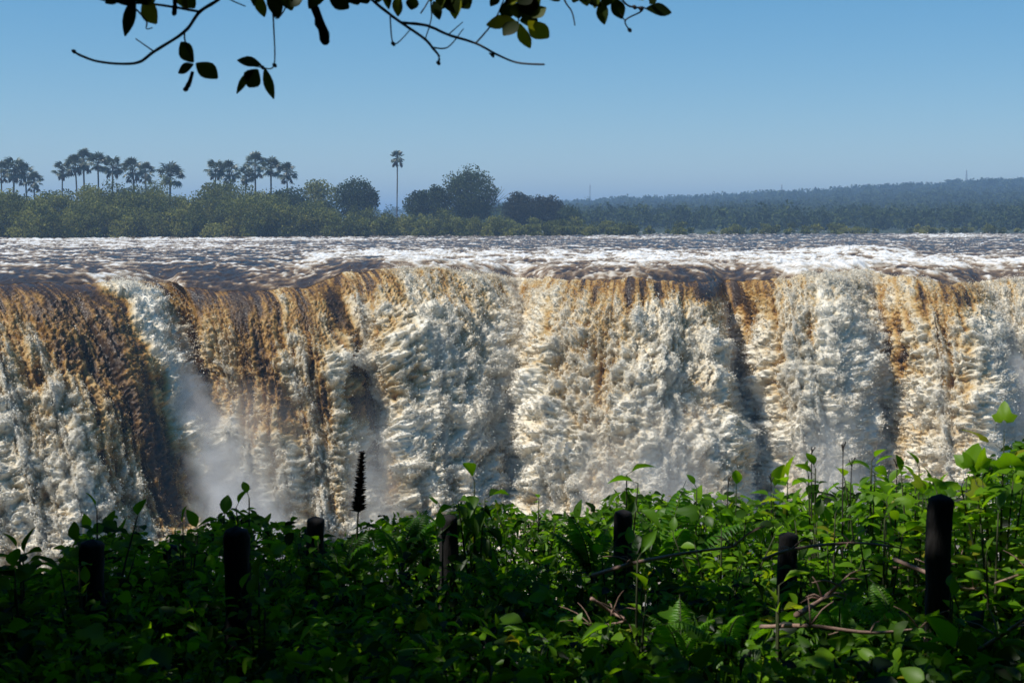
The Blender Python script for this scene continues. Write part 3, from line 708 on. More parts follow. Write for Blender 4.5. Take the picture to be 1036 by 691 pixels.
D = rdir(n); D[:, 2] = D[:, 2] * .5 - .1
Nn = rdir(n, 1.3)
L = np.clip(rng.lognormal(math.log(.066), .4, n), .025, .16) * (1 + .2 * (P[:, 0] > 1.2)); W = L * rng.uniform(.45, .85, n)
kind_n = perlin(P[:, 0] / .55, P[:, 1] / .5, 110) + .35 * rng.standard_normal(n)
tn = np.clip(.36 + .22 * rng.standard_normal(n) + .25 * perlin(P[:, 0] / .4, P[:, 1] / .4, 111) + (rng.random(n) < .012) * .6, 0, 1)
k1 = kind_n < -.18; k2 = kind_n > .42; k3 = ~k1 & ~k2
put_leaves(acc, P[k3], D[k3], Nn[k3], L[k3], W[k3], OVATE, tn[k3])
put_leaves(acc, P[k1], D[k1], Nn[k1], L[k1] * 1.35, L[k1] * .36, LANCE, tn[k1])
put_leaves(acc, P[k2], D[k2], Nn[k2], L[k2] * 1.2, L[k2] * 1.2, LOBED, tn[k2])
# their thin stalks
for k_ in range(700):
    p_ = random.uniform(-150, 1200); Yd = random.uniform(6, 12.6); x = (p_ - CX) / FPX * Yd
    zb = float(ledge_z(np.array(x), np.array(Yd))); zt = at(p_, float(top_row(p_, Yd)) + random.uniform(0, 30), Yd)[2]
    if zt - zb < .2: continue
    tube(acc, [(x + random.uniform(-.1, .1), Yd, zb - .05), (x + random.uniform(-.06, .06), Yd, zb + (zt - zb) * .6), (x, Yd + random.uniform(-.1, .1), zt)], [.007, .006, .003], 4, tone=.2, cap=False, smooth_n=6)
tag(acc.build('undergrowth', M_leaf), 'dark tangle of leaves filling the bottom of the view', kind='stuff')

def shrub(label, p_, top, Yd, spread, n_stems, leafL, tmpl, name='leafy_shrub', ratio=.62, tone=.5, droop=0., per=12, height=None, group=None, material=None):
    tip = at(p_, top, Yd); zb = float(ledge_z(np.array(tip[0]), np.array(Yd))) - .05
    base_p = np.array([tip[0], Yd, zb]); root = empty(name, base_p, label, 'shrub', group)
    st = Acc(); lf = Acc(); h = tip[2] - zb
    for s in range(n_stems):
        a = random.random() * 6.283; r = spread * (0 if s == 0 else random.uniform(.3, 1)); hh = h * (1 if s == 0 else random.uniform(.72, .97))
        e = base_p + np.array([math.cos(a) * r, math.sin(a) * r * .7, hh])
        m_ = base_p + np.array([math.cos(a) * r * .45, math.sin(a) * r * .3, hh * .55])
        pts = np.array([base_p + np.array([math.cos(a), math.sin(a), 0]) * .04, m_, e])
        tube(st, pts, [.012, .009, .004], 5, smooth_n=8)
        t = np.sort(1 - rng.random(per) ** 1.4 * .62); t[-1] = 1
        q = np.where(t[:, None] < .5, pts[0] + (pts[1] - pts[0]) * t[:, None] * 2, pts[1] + (pts[2] - pts[1]) * (t[:, None] * 2 - 1))
        az = np.arange(per) * 2.4 + a
        Dd = np.stack([np.cos(az), np.sin(az), rng.uniform(.0, .7, per) - droop], -1)
        Dd[-1] = (rng.standard_normal() * .4, rng.standard_normal() * .4, 1 - droop)
        off = leafL * .28
        Lf = leafL * rng.uniform(.6, 1.15, per)
        for qq, dd in zip(q, nrm(Dd)): tube(st, [qq, qq + dd * off], [.003, .002], 3, cap=False)
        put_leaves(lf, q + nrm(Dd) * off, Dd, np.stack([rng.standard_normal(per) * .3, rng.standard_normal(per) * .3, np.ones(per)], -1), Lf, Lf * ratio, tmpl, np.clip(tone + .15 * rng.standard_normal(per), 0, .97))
    st.build('stems', M_stem, root, True, base_p); lf.build('foliage', material or M_leaf, root, True, base_p)
    return root

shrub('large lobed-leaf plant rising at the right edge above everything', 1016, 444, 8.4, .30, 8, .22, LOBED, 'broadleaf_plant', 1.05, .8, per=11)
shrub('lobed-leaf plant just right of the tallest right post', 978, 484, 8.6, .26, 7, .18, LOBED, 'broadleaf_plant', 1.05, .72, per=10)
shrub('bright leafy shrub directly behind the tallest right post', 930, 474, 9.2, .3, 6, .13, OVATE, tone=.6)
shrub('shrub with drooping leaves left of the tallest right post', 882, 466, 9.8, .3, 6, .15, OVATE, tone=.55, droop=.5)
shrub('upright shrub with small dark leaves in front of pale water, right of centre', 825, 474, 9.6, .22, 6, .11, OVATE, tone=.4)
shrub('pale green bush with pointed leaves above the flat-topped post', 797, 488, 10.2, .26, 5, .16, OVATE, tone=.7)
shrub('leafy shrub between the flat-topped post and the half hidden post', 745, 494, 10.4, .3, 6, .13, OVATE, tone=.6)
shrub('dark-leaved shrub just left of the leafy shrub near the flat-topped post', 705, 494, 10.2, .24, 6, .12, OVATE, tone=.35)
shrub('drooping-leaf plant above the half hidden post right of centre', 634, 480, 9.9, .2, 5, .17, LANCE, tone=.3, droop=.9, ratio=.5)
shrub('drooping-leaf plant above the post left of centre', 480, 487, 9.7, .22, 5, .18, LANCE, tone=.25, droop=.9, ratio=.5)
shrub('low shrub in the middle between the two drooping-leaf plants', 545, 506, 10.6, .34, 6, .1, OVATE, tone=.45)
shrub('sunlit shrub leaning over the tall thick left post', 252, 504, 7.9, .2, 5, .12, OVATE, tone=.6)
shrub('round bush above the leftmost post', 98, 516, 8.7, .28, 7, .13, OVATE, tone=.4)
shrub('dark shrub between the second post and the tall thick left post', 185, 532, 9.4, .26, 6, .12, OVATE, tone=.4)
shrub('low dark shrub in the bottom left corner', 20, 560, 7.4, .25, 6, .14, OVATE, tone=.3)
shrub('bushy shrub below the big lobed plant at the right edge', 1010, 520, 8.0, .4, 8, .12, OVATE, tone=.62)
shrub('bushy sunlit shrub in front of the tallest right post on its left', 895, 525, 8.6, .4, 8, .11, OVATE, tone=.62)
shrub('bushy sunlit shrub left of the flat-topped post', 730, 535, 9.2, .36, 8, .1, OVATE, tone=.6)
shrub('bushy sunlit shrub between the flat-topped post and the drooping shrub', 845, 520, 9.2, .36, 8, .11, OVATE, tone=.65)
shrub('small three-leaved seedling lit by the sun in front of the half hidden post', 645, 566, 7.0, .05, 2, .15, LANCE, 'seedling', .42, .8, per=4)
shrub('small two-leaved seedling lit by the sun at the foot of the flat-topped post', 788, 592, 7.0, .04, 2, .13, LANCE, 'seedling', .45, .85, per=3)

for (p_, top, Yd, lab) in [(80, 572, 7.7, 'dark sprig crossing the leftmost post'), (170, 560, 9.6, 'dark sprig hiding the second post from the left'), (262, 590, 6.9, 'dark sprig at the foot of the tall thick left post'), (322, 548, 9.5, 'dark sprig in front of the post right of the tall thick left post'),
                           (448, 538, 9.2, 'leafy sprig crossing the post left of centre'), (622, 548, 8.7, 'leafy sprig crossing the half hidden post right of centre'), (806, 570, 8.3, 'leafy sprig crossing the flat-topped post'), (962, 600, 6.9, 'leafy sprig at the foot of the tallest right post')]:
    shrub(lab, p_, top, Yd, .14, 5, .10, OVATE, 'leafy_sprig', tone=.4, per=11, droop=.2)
def fern(label, p_, top, Yd, n_fr, length, tone=.55, arch=1., face=None):
    tip = at(p_, top, Yd); gz_ = float(ledge_z(np.array(tip[0]), np.array(Yd)))
    zb = max(gz_, tip[2] - length * .95) - .02
    base_p = np.array([tip[0], Yd, zb]); root = empty('fern', base_p, label, 'fern', 'ferns in the brush fence')
    acc = Acc(); stm = Acc()
    if zb - gz_ > .06:
        tube(stm, [(tip[0], Yd, gz_ - .1), (tip[0] + .03, Yd, (gz_ + zb) / 2), (tip[0], Yd, zb + .03)], [.02, .02, .016], 6, smooth_n=6)
    for j in range(n_fr):
        a = random.random() * 6.283 if face is None else face + random.uniform(-1.2, 1.2)
        el = random.uniform(.9, 1.35) if j else 1.4; L_ = length * random.uniform(.75, 1.05)
        t = np.linspace(0, 1, 26); th = el - arch * 1.3 * t ** 1.7
        rx = np.concatenate([[0], np.cumsum(np.cos(th[1:]))]) * L_ / 25; rz = np.concatenate([[0], np.cumsum(np.sin(th[1:]))]) * L_ / 25
        P = base_p + np.stack([math.cos(a) * rx, math.sin(a) * rx, rz], -1)
        tube(stm, P, np.linspace(.006, .002, 26), 4, cap=False)
        T = nrm(np.gradient(P, axis=0)); side = np.array([-math.sin(a), math.cos(a), 0]); up = nrm(np.cross(side, T)); up *= np.sign(up[:, 2:3] + 1e-6)
        ln = L_ * .19 * np.sin(np.clip(t * 1.05 + .06, 0, 1) * math.pi) ** .6
        for sg in (-1, 1):
            i = np.arange(4, 26)
            put_leaves(acc, P[i], sg * side + T[i] * .35 - up[i] * .1 + rng.standard_normal((22, 3)) * .05, up[i], ln[i], L_ * .036, DIAM if False else LANCE, np.clip(tone + .1 * rng.standard_normal(22), 0, 1))
    acc.build('fronds', M_fern, root, True, base_p); stm.build('stalks', M_stem, root, True, base_p)
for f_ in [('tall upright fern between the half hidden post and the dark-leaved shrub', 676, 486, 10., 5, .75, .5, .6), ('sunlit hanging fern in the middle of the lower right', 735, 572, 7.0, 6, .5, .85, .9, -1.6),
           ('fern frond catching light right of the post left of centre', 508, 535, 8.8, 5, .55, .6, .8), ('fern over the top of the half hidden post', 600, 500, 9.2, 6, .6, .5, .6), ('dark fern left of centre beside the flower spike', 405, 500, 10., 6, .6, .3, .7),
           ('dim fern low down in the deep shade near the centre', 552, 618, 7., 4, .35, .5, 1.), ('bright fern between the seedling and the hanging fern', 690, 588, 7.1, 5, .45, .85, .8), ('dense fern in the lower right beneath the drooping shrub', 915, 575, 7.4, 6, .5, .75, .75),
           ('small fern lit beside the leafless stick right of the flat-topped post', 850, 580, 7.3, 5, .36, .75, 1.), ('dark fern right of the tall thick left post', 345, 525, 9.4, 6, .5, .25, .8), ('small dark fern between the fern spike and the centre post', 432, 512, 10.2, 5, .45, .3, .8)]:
    fern(*f_)

# flower spike: a dark stalk with tiers of bracts
tip = at(366, 459, 9.6); zb = float(ledge_z(np.array(tip[0]), np.array(9.6))) - .05
root = empty('flower_spike', (tip[0] - .06, 9.6, zb), 'dark tapering seed spike standing up in front of the white water', 'plant')
acc = Acc(); bp = np.array([tip[0] - .06, 9.6, zb]); stalk = np.array([bp, bp + (tip - bp) * .5 + (-.02, 0, 0), tip]); tube(acc, stalk, [.009, .008, .004], 6, smooth_n=10); acc.build('stalk', M_stem, root, True, bp)
acc = Acc()
for j in range(26):
    t = j / 25; c_ = tip + (stalk[1] - tip) * (1 - t) * .52; k_ = 10
    az = np.linspace(0, 6.283, k_, endpoint=False) + j
    put_leaves(acc, np.repeat(c_[None], k_, 0), np.stack([np.cos(az), np.sin(az), rng.uniform(.3, 1, k_)], -1), np.stack([-np.cos(az) * .5, -np.sin(az) * .5, np.ones(k_)], -1), .062 * (1.15 - .6 * t), .026, DIAM, .15)
acc.build('seed_head', M_twig, root, False, bp)
# thin bare stalks against the water
for (p_, top, Yd, lab) in [(853, 447, 9.6, 'tallest bare grass stalk standing before the pale water'), (862, 463, 9.8, 'short leaning bare stalk just right of the tallest bare stalk'), (821, 452, 9.7, 'bare stalk left of the tallest bare stalk'), (908, 462, 9.6, 'bare stalk above the bright shrub behind the tallest right post'), (737, 482, 10.2, 'bare stalk poking out between the fern and the pale green bush'), (780, 479, 10.3, 'thin bare stalk rising beside the pale green bush')]:
    tip = at(p_, top, Yd); zb = float(ledge_z(np.array(tip[0]), np.array(Yd))); acc = Acc(); dx = random.uniform(-.06, .06)
    tube(acc, [(-dx, 0, -.05), (-dx * .3, 0, (tip[2] - zb) * .6), (0, 0, tip[2] - zb)], [.007, .006, .003], 5, smooth_n=8)
    for j in range(3): tube(acc, [(-.0, 0, (tip[2] - zb) * (.97 - .012 * j)), (random.uniform(-.03, .03), 0, (tip[2] - zb) * (1.0 - .01 * j))], [.003, .005], 4)
    o = acc.build('grass_stalk', M_twig); o.location = (tip[0], Yd, zb); tag(o, lab, 'stalk', 'bare stalks above the hedge')

# dead branches woven into the fence
BR = [([(600, 582), (640, 570), (690, 560), (742, 553)], 7.9, .013, 'slender dead branch rising to the right between the ferns'), ([(772, 566), (800, 556), (860, 549), (905, 553)], 8.4, .012, 'dead branch lying across behind the flat-topped post'),
      ([(598, 605), (620, 620), (632, 628), (600, 634)], 7.2, .010, 'small forked dead twig in the deep shade'), ([(905, 566), (960, 588), (985, 596), (1040, 578)], 7.8, .013, 'bent dead branch crossing right of the tallest right post'),
      ([(806, 622), (832, 606), (848, 592)], 7.0, .016, 'short pale reddish stick slanting up beside the fern'), ([(770, 634), (820, 633), (880, 640), (930, 636)], 7.0, .012, 'long dead branch lying low on the lower right'),
      ([(985, 660), (1010, 645), (1045, 620)], 6.8, .014, 'dead branch slanting up at the lower right corner'), ([(900, 575), (940, 572), (970, 570)], 8.9, .01, 'thin dead twig behind the tallest right post')]
for pts, Yd, r_, lab in BR:
    P = np.array([at(a, b_, Yd + .25 * random.uniform(-1, 1)) for a, b_ in pts]); acc = Acc()
    tube(acc, P - P[0], np.linspace(r_, r_ * .55, len(P)), 7, smooth_n=14, rough=.08)
    for j in range(9):
        q = P[random.randrange(1, len(P))] - P[0]; d = np.array([random.uniform(-.2, .2), random.uniform(-.1, .1), random.uniform(-.08, .14)])
        tube(acc, [q, q + d * .5 + (0, 0, .02), q + d], [r_ * .4, r_ * .3, r_ * .15], 4, smooth_n=5)
    o = acc.build('dead_branch', M_deadwood); o.location = P[0]; tag(o, lab, 'branch', 'dead branches in the brush fence')

# ------------------------------------------------------------------ the tree the viewer stands under
TY = 5.0
root = empty('overhanging_tree', (-4.6, 1.2, 1.0), 'leafy tree whose dark twigs and leaves hang into the top of the view', 'tree')
rp = (-4.6, 1.2, 1.0)
acc = Acc()
tube(acc, [(-4.6, 1.2, .8), (-4.5, 1.5, 3.), (-4.1, 2., 5.2), (-3.4, 2.6, 7.2)], [.3, .24, .2, .12], 12, smooth_n=14, rough=.03)
acc.build('trunk', M_bark, root, True, rp)
acc = Acc()
def limb(pts, r): tube(acc, pts, r, 8, smooth_n=14, rough=.03)
limb([(-4.2, 1.9, 4.9), (-2.4, 4.0, 4.95), (-.4, 4.9, 4.72), (1.2, 5.0, 4.75)], [.09, .06, .035, .012])
for e in [(-7, 6, 8), (-5, 10, 8.4), (0, 8, 8.5), (3, 4, 8.2), (-1, -3, 9), (-7, -3, 8)]:
    limb([(-4.1, 2., 5.2), ((-4.1 + e[0]) / 2, (2 + e[1]) / 2, (6 + e[2]) / 2), e], [.12, .07, .02])
def cp4(a): return [(60 + x * .309, y * .309) for x, y in a]
def cp5(a): return [(370 + x * .309, y * .309) for x, y in a]
TW = [(cp4([(640, -160), (560, -50), (520, 0), (460, 40), (410, 105), (310, 170), (250, 208), (140, 205), (75, 185), (45, 168)]), 5.5), (cp4([(310, 170), (250, 128)]), 2.5), (cp4([(410, 105), (413, 140), (440, 200)]), 3),
      (cp4([(460, 40), (310, 15), (160, 5), (60, -30)]), 4), (cp4([(250, 30), (285, 70), (285, 95), (305, 92)]), 2.6), (cp4([(680, -150), (695, 0), (702, 90), (703, 215), (665, 222)]), 3), (cp4([(740, -100), (745, 10), (712, 62), (690, 20)]), 2.5), (cp4([(520, -30), (560, 0), (610, 22)]), 2.5),
      (cp4([(800, -140), (815, -20), (825, 0)]), 4), (cp4([(640, 218), (665, 222)]), 2.5),
      (cp5([(-120, -150), (-40, -60), (20, 0), (75, 45), (130, 85), (195, 130), (220, 160), (240, 185), (237, 212)]), 5), (cp5([(120, 76), (200, 85), (270, 115), (360, 143), (430, 180), (500, 207), (585, 212)]), 4.6), (cp5([(80, 55), (92, 145), (145, 100)]), 2.4),
      (cp5([(240, -120), (215, 0), (215, 60), (195, 130)]), 2.6), (cp5([(220, 157), (270, 155), (320, 95)]), 2.6), (cp5([(270, 115), (318, 73)]), 2.2), (cp5([(360, 143), (410, 85), (440, 30), (480, -80)]), 2.6), (cp5([(180, 45), (205, 5), (230, -60)]), 2.2), (cp5([(405, 175), (420, 190)]), 2.6),
      (cp5([(600, -120), (650, 0), (675, 40), (685, 85)]), 3), (cp5([(760, -150), (840, 0), (880, 25), (905, 25), (900, 40), (850, 68), (865, 102)]), 3.4), (cp5([(830, 45), (850, 70)]), 2.4), (cp5([(905, 25), (920, 30)]), 3), (cp5([(540, -150), (510, -20), (500, 70)]), 3.4), (cp5([(110, -100), (120, -20)]), 3), (cp5([(300, -100), (298, -10)]), 2.6)]
for pts, wpx in TW:
    k_ = [TY + .12 * math.sin(i * 1.7 + pts[0][0] * .05) * (i > 0) for i in range(len(pts))]
    P = np.array([at(a, b_, TY + .06 * math.sin(a * .03)) for a, b_ in pts]); r_ = wpx * .31 * TY / FPX
    tube(acc, P, np.linspace(r_ * 1.15, r_ * .7, len(P)), 6, smooth_n=5 * len(P), rough=.06)
# knobs on the twigs
for a, b_ in cp5([(880, 25), (900, 30), (90, 145), (415, 182), (238, 208), (864, 100)]) + cp4([(705, 215), (48, 170), (665, 222)]):
    c_ = at(a, b_, TY + .06 * math.sin(a * .03)); tube(acc, [c_ - (.004, 0, .004), c_, c_ + (.004, 0, .004)], [.006, .011, .006], 6)
acc.build('branches', M_twig, root, True, rp)
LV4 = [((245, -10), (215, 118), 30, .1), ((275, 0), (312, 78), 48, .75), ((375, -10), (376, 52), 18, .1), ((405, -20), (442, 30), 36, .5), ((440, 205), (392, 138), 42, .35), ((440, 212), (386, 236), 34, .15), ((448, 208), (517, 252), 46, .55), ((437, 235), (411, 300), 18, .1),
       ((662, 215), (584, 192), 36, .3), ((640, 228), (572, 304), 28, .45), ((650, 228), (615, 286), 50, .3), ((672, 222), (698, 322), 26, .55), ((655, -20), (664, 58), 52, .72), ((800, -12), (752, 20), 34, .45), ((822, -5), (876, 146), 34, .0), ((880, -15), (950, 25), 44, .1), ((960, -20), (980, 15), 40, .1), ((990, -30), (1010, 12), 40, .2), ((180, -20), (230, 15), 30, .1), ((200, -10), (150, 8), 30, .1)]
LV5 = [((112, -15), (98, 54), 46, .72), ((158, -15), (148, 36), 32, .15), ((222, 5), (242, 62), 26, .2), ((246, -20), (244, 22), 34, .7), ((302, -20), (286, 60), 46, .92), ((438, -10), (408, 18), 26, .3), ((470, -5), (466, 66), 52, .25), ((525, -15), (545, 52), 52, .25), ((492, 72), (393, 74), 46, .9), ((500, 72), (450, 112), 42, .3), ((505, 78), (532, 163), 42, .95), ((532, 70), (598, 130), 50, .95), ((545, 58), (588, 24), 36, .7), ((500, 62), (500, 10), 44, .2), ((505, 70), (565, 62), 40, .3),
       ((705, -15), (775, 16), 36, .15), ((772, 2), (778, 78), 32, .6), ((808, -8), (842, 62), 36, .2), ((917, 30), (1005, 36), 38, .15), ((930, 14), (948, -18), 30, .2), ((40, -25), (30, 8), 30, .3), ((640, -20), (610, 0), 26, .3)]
for x0, x1, k_, src in ((150, 450, 9, LV4), (620, 1010, 8, LV4), (60, 330, 9, LV5), (400, 610, 12, LV5), (690, 860, 7, LV5)):
    for q in range(k_):
        a = random.uniform(x0, x1); ang = random.uniform(-1.1, 1.1); l_ = random.uniform(55, 95); y0 = random.uniform(-75, -28)
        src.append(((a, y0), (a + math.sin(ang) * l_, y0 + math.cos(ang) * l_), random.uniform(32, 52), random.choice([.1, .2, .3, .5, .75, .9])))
lf = Acc()
for lst, f in ((LV4, cp4), (LV5, cp5)):
    for a, b_, w, tn in lst:
        (x0, y0), (x1, y1) = f([a, b_]); Yd = TY + .06 * math.sin(x0 * .03)
        P0 = at(x0, y0, Yd); P1 = at(x1, y1, Yd + random.uniform(-.03, .03)); d = P1 - P0
        if w < 20 or tn == 0.:           # curled dry pods and rolled leaves
            tube(lf, [P0, P0 + d * .5 + (.004, 0, 0), P0 + d * .9, P1], np.array([.3, .42, .45, .2]) * w * .309 * TY / FPX, 8, tone=.02, smooth_n=12, rough=.12); continue
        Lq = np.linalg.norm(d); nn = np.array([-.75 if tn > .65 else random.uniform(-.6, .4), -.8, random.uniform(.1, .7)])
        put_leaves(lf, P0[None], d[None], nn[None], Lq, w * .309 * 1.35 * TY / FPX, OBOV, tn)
lf.build('leaves', M_canopy, root, True, rp)
# crown above the viewer (out of frame, outline and gaps shaped to shade the hedge)
n = 170000
P = np.stack([rng.uniform(-14, 9, n), rng.uniform(-10, 17, n), rng.uniform(5.6, 7.8, n)], -1)
cov = np.where(P[:, 1] < 8.3 - .72 * (P[:, 0] + 3.5) * (P[:, 0] > -3.5) + .5 * perlin(P[:, 0] / .9, P[:, 1] * 0 + .5, 97), 1., 0.)
cov = np.maximum(cov, np.where(P[:, 0] < -4.4 + .8 * perlin(P[:, 1] / 1.2, P[:, 0] * 0 + .5, 98), 1., 0.))
hole = fbm(P[:, 0] / 1.1, P[:, 1] / 1.1, 99, 3)
thr = np.where((P[:, 0] > -5.6) & (P[:, 1] > 5), .12, .4)
cov = cov * (hole < thr) * ~((np.abs(P[:, 0] + 1.75) < 1.1) & (np.abs(P[:, 1] - 4.45) < .42)) * ~(((P[:, 0] + 2.4) / 1.0) ** 2 + ((P[:, 1] - 5.9) / .6) ** 2 < 1)
keep = (cov > .5) & (P[:, 2] > CAMZ + .19 * np.maximum(P[:, 1], 0) + .75)
P = P[keep]; n = len(P)
acc = Acc(); put_leaves(acc, P, rdir(n), rdir(n, 1.), rng.uniform(.18, .36, n), rng.uniform(.13, .24, n), DIAM, np.clip(.4 + .15 * rng.standard_normal(n), 0, 1))
acc.build('crown', M_canopy, root, False, rp)
# unseen forest leaves behind, beside and ahead of the viewer, added to block skylight
acc = Acc(); bl = []
for (x0, x1, y0, y1, z0, z1, n) in [(-24, 24, -17, -9, .6, 19, 26000), (-16, -8, -9, 15, .3, 10.5, 22000), (7.5, 15, -9, 15, .3, 13, 20000), (-8, 10, 12.5, 18, 6.9, 11, 17000)]:
    bl.append(np.stack([rng.uniform(x0, x1, n), rng.uniform(y0, y1, n), rng.uniform(z0, z1, n)], -1))
P = np.concatenate(bl); P = P[(P[:, 1] < 10) | (np.abs(P[:, 0]) > 7) | (P[:, 2] > CAMZ + .19 * P[:, 1] + .6)]; n = len(P)
put_leaves(acc, P, rdir(n), rdir(n), rng.uniform(.35, .8, n), rng.uniform(.3, .5, n), DIAM, np.clip(.4 + .2 * rng.standard_normal(n), 0, 1))
tag(acc.build('sky_blocking_leaves', M_canopy, None, False), 'unseen forest leaves added around the viewpoint to block skylight', kind='stuff')

# ------------------------------------------------------------------ drifting spray in front of the falling water
mx_ = np.linspace(-40, 40, 60); mz = np.linspace(-44, -3.5, 30)
def face_y(x, z): 
    t = np.sqrt(2 * np.maximum(-z, 0) / 9.81); return np.interp(x, u_all, smooth1(Lp - 0 * Vs, 30)) - np.interp(x, u_all, smooth1(Vs, 30)) * t
GX, GZ = np.meshgrid(mx_, mz, indexing='ij')
back = face_y(GX, GZ) + 1.5; front = face_y(GX, GZ) - 1.2 - .16 * (-3.5 - GZ) - 1.2 * fbm(GX / 7, GZ / 7, 120, 3)
Vb = np.stack([GX, back, GZ], -1).reshape(-1, 3); Vf = np.stack([GX, front, GZ], -1).reshape(-1, 3); q = grid_quads(60, 30); nn_ = len(Vb)
ring = [i * 30 for i in range(60)] + [59 * 30 + j for j in range(1, 30)] + [i * 30 + 29 for i in range(58, -1, -1)] + [j for j in range(28, 0, -1)]
rq = [(ring[k], ring[(k + 1) % len(ring)], ring[(k + 1) % len(ring)] + nn_, ring[k] + nn_) for k in range(len(ring))]
acc = Acc(); acc.add(np.concatenate([Vb, Vf]), np.concatenate([q, q[:, ::-1] + nn_, np.array(rq)]))
m, nt, out = mat('spray_mist'); pv = N(nt, 'VolumePrincipled'); pv.inputs['Color'].default_value = (.97, .97, .97, 1); pv.inputs['Anisotropy'].default_value = .2
tc = N(nt, 'TexCoord'); mp = N(nt, 'Mapping'); mp.inputs['Scale'].default_value = (1, .6, .55); nt.links.new(tc.outputs['Object'], mp.inputs[0])
nz = N(nt, 'TexNoise', Scale=.26, Detail=4., Roughness=.55, Distortion=.4); nt.links.new(mp.outputs[0], nz.inputs['Vector'])
mr = N(nt, 'MapRange'); mr.inputs['From Min'].default_value = .34; mr.inputs['From Max'].default_value = .7; nt.links.new(nz.outputs['Fac'], mr.inputs['Value'])
sx = N(nt, 'SeparateXYZ'); nt.links.new(tc.outputs['Object'], sx.inputs[0])
mh = N(nt, 'MapRange'); mh.inputs['From Min'].default_value = -4.5; mh.inputs['From Max'].default_value = -17; mh.inputs['To Max'].default_value = 1.15; nt.links.new(sx.outputs['Z'], mh.inputs['Value'])
mu = N(nt, 'Math', operation='MULTIPLY'); nt.links.new(mr.outputs[0], mu.inputs[0]); nt.links.new(mh.outputs[0], mu.inputs[1])
nt.links.new(mu.outputs[0], pv.inputs['Density']); nt.links.new(pv.outputs[0], out.inputs['Volume'])
mist = acc.build('mist', m, None, True); tag(mist, 'soft white spray drifting up in front of the falling water', kind='stuff')
def puff(name, label, p0, p1, r0, r1, dens):
    """a widening plume of spray along p0-p1, thinning out towards its rim"""
    p0 = np.array(p0); p1 = np.array(p1); ax = p1 - p0; ln = float(np.linalg.norm(ax)); ax = ax / ln
    m, nt, out = mat(name + '_air'); pv = N(nt, 'VolumePrincipled'); pv.inputs['Color'].default_value = (.985, .985, .985, 1); pv.inputs['Anisotropy'].default_value = .1
    tc = N(nt, 'TexCoord'); nz = N(nt, 'TexNoise', Scale=.8, Detail=6., Roughness=.66); nt.links.new(tc.outputs['Object'], nz.inputs['Vector'])
    L = nt.links.new
    sb = N(nt, 'VectorMath', operation='SUBTRACT'); L(tc.outputs['Object'], sb.inputs[0]); sb.inputs[1].default_value = p0
    dt = N(nt, 'VectorMath', operation='DOT_PRODUCT'); L(sb.outputs[0], dt.inputs[0]); dt.inputs[1].default_value = ax
    scl = N(nt, 'VectorMath', operation='SCALE'); scl.inputs[0].default_value = ax; L(dt.outputs['Value'], scl.inputs['Scale'])
    s2 = N(nt, 'VectorMath', operation='SUBTRACT'); L(sb.outputs[0], s2.inputs[0]); L(scl.outputs[0], s2.inputs[1])
    le = N(nt, 'VectorMath', operation='LENGTH'); L(s2.outputs[0], le.inputs[0])
    rr = N(nt, 'MapRange'); rr.inputs['From Max'].default_value = ln; rr.inputs['To Min'].default_value = r0; rr.inputs['To Max'].default_value = r1; L(dt.outputs['Value'], rr.inputs['Value'])
    dv = N(nt, 'Math', operation='DIVIDE'); L(le.outputs['Value'], dv.inputs[0]); L(rr.outputs[0], dv.inputs[1])
    fa = N(nt, 'MapRange'); fa.inputs['From Min'].default_value = 1.; fa.inputs['From Max'].default_value = 0.; fa.inputs['To Min'].default_value = -.42; fa.inputs['To Max'].default_value = .3; L(dv.outputs[0], fa.inputs['Value'])
    ad = N(nt, 'Math', operation='ADD'); L(nz.outputs['Fac'], ad.inputs[0]); L(fa.outputs[0], ad.inputs[1])
    mr = N(nt, 'MapRange'); mr.inputs['From Min'].default_value = .38; mr.inputs['From Max'].default_value = .85; mr.inputs['To Max'].default_value = dens; L(ad.outputs[0], mr.inputs['Value'])
    fe = N(nt, 'MapRange'); fe.inputs['From Max'].default_value = ln * .3; L(dt.outputs['Value'], fe.inputs['Value'])
    mu = N(nt, 'Math', operation='MULTIPLY'); L(mr.outputs[0], mu.inputs[0]); L(fe.outputs[0], mu.inputs[1])
    L(mu.outputs[0], pv.inputs['Density']); L(pv.outputs[0], out.inputs['Volume'])
    t = np.linspace(0, 1, 12)
    a = Acc(); tube(a, p0 + ax * ln * t[:, None], (r0 + (r1 - r0) * t) * 1.02, 20); tag(a.build(name, m), label, kind='stuff')
def on_face(p_, q_, off):
    k = np.argmin((px - p_) ** 2 + (py - q_) ** 2 + 1e6 * (S_ < .1)); v = FP.reshape(-1, 3)[k]; return v + np.array([0, -off, 0])
puff('cleft_spray', 'bright white spray bursting out of the deep cleft on the left', on_face(165, 345, .3), on_face(262, 545, 2.6), .9, 4.4, 1.0)
puff('edge_spray', 'bright white spray cloud beside the falls at the right picture edge', on_face(1010, 335, .4), on_face(1022, 500, 2.6), 1.2, 4.8, 1.3)

# ------------------------------------------------------------------ air
import bmesh
bm = bmesh.new(); bmesh.ops.create_cube(bm, size=1)
me = bpy.data.meshes.new('haze'); bm.to_mesh(me); bm.free()
hz = bpy.data.objects.new('haze', me); COL.objects.link(hz)
hz.scale = (6600, 5700, 100); hz.location = (0, 2750, -48 + 50)
m, nt, out = mat('haze_air'); pv = N(nt, 'VolumePrincipled'); pv.inputs['Color'].default_value = (.46, .69, 1, 1); pv.inputs['Density'].default_value = .00066; pv.inputs['Anisotropy'].default_value = .1
nt.links.new(pv.outputs[0], out.inputs['Volume']); me.materials.append(m); tag(hz, kind='stuff')

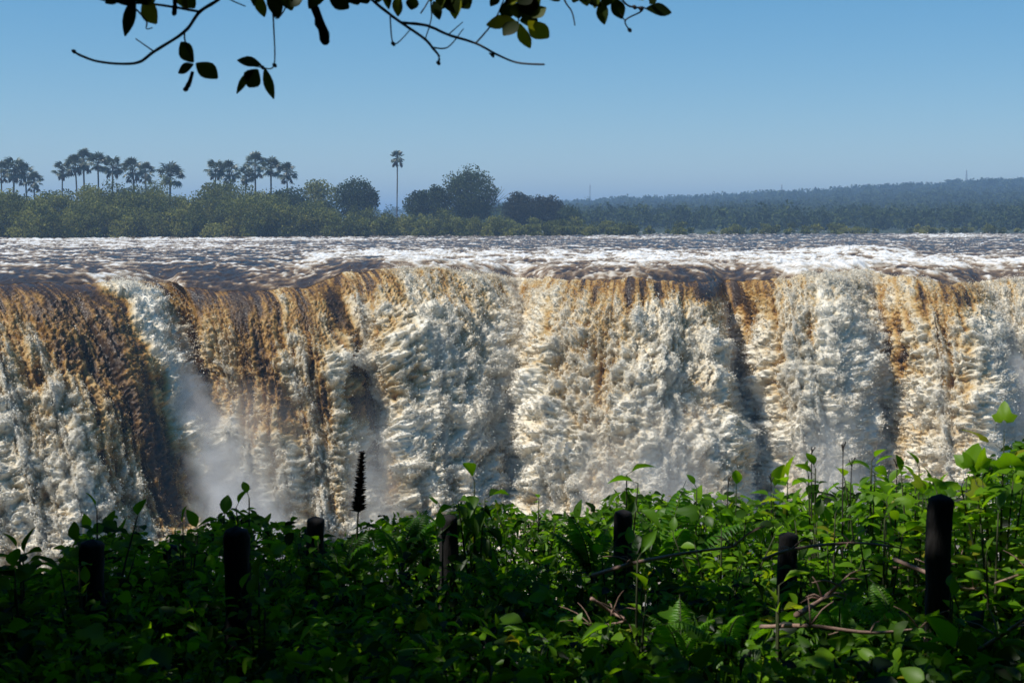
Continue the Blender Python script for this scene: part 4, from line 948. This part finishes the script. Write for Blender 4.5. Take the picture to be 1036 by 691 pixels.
# ------------------------------------------------------------------ light, sky, camera
EL, AZ = math.radians(56), math.radians(108)         # sun high on the left
Sv = Vector((-math.sin(AZ) * math.cos(EL), math.cos(AZ) * math.cos(EL), math.sin(EL)))
sl = bpy.data.lights.new('sun', 'SUN'); sl.energy = 4.8; sl.angle = math.radians(.5); sl.color = (1, .95, .87)
so = bpy.data.objects.new('sun', sl); COL.objects.link(so); so.rotation_euler = Sv.to_track_quat('Z', 'Y').to_euler(); so.location = Sv * 60
w = bpy.data.worlds.new('World'); C.world = w; w.use_nodes = True
nt = w.node_tree; bg = nt.nodes['Background']
sk = nt.nodes.new('ShaderNodeTexSky'); sk.sky_type = 'NISHITA'; sk.sun_disc = False; sk.sun_elevation = EL; sk.sun_rotation = -AZ
sk.altitude = 1000; sk.air_density = 1.0; sk.dust_density = .0; sk.ozone_density = 6
gm = nt.nodes.new('ShaderNodeGamma'); gm.inputs['Gamma'].default_value = .66
hs = nt.nodes.new('ShaderNodeHueSaturation'); hs.inputs['Hue'].default_value = .494; hs.inputs['Saturation'].default_value = 1.55; hs.inputs['Value'].default_value = 2.2
nt.links.new(sk.outputs[0], gm.inputs[0]); nt.links.new(gm.outputs[0], hs.inputs['Color']); nt.links.new(hs.outputs[0], bg.inputs[0]); bg.inputs[1].default_value = .09

cam = bpy.data.cameras.new('camera'); co = bpy.data.objects.new('camera', cam); COL.objects.link(co)
cam.sensor_width = 36; cam.lens = 36 * FPX / 1036; cam.clip_start = .05; cam.clip_end = 20000
co.location = (0, 0, CAMZ); co.rotation_euler = (math.pi / 2 - PITCH, 0, 0)
cam.dof.use_dof = True; cam.dof.focus_distance = 70; cam.dof.aperture_fstop = 7.1
C.camera = co

C.render.engine = 'CYCLES'
C.cycles.use_denoising = True
try: C.cycles.denoiser = 'OPENIMAGEDENOISE'
except Exception: pass
C.cycles.max_bounces = 6; C.cycles.diffuse_bounces = 3; C.cycles.glossy_bounces = 2; C.cycles.transmission_bounces = 4; C.cycles.volume_bounces = 3; C.cycles.volume_step_rate = 1.0; C.cycles.volume_max_steps = 128; C.cycles.transparent_max_bounces = 4
C.cycles.caustics_reflective = False; C.cycles.caustics_refractive = False
C.cycles.sample_clamp_indirect = 6
C.view_settings.view_transform = 'Standard'; C.view_settings.look = 'None'; C.view_settings.gamma = 1; C.view_settings.exposure = 0
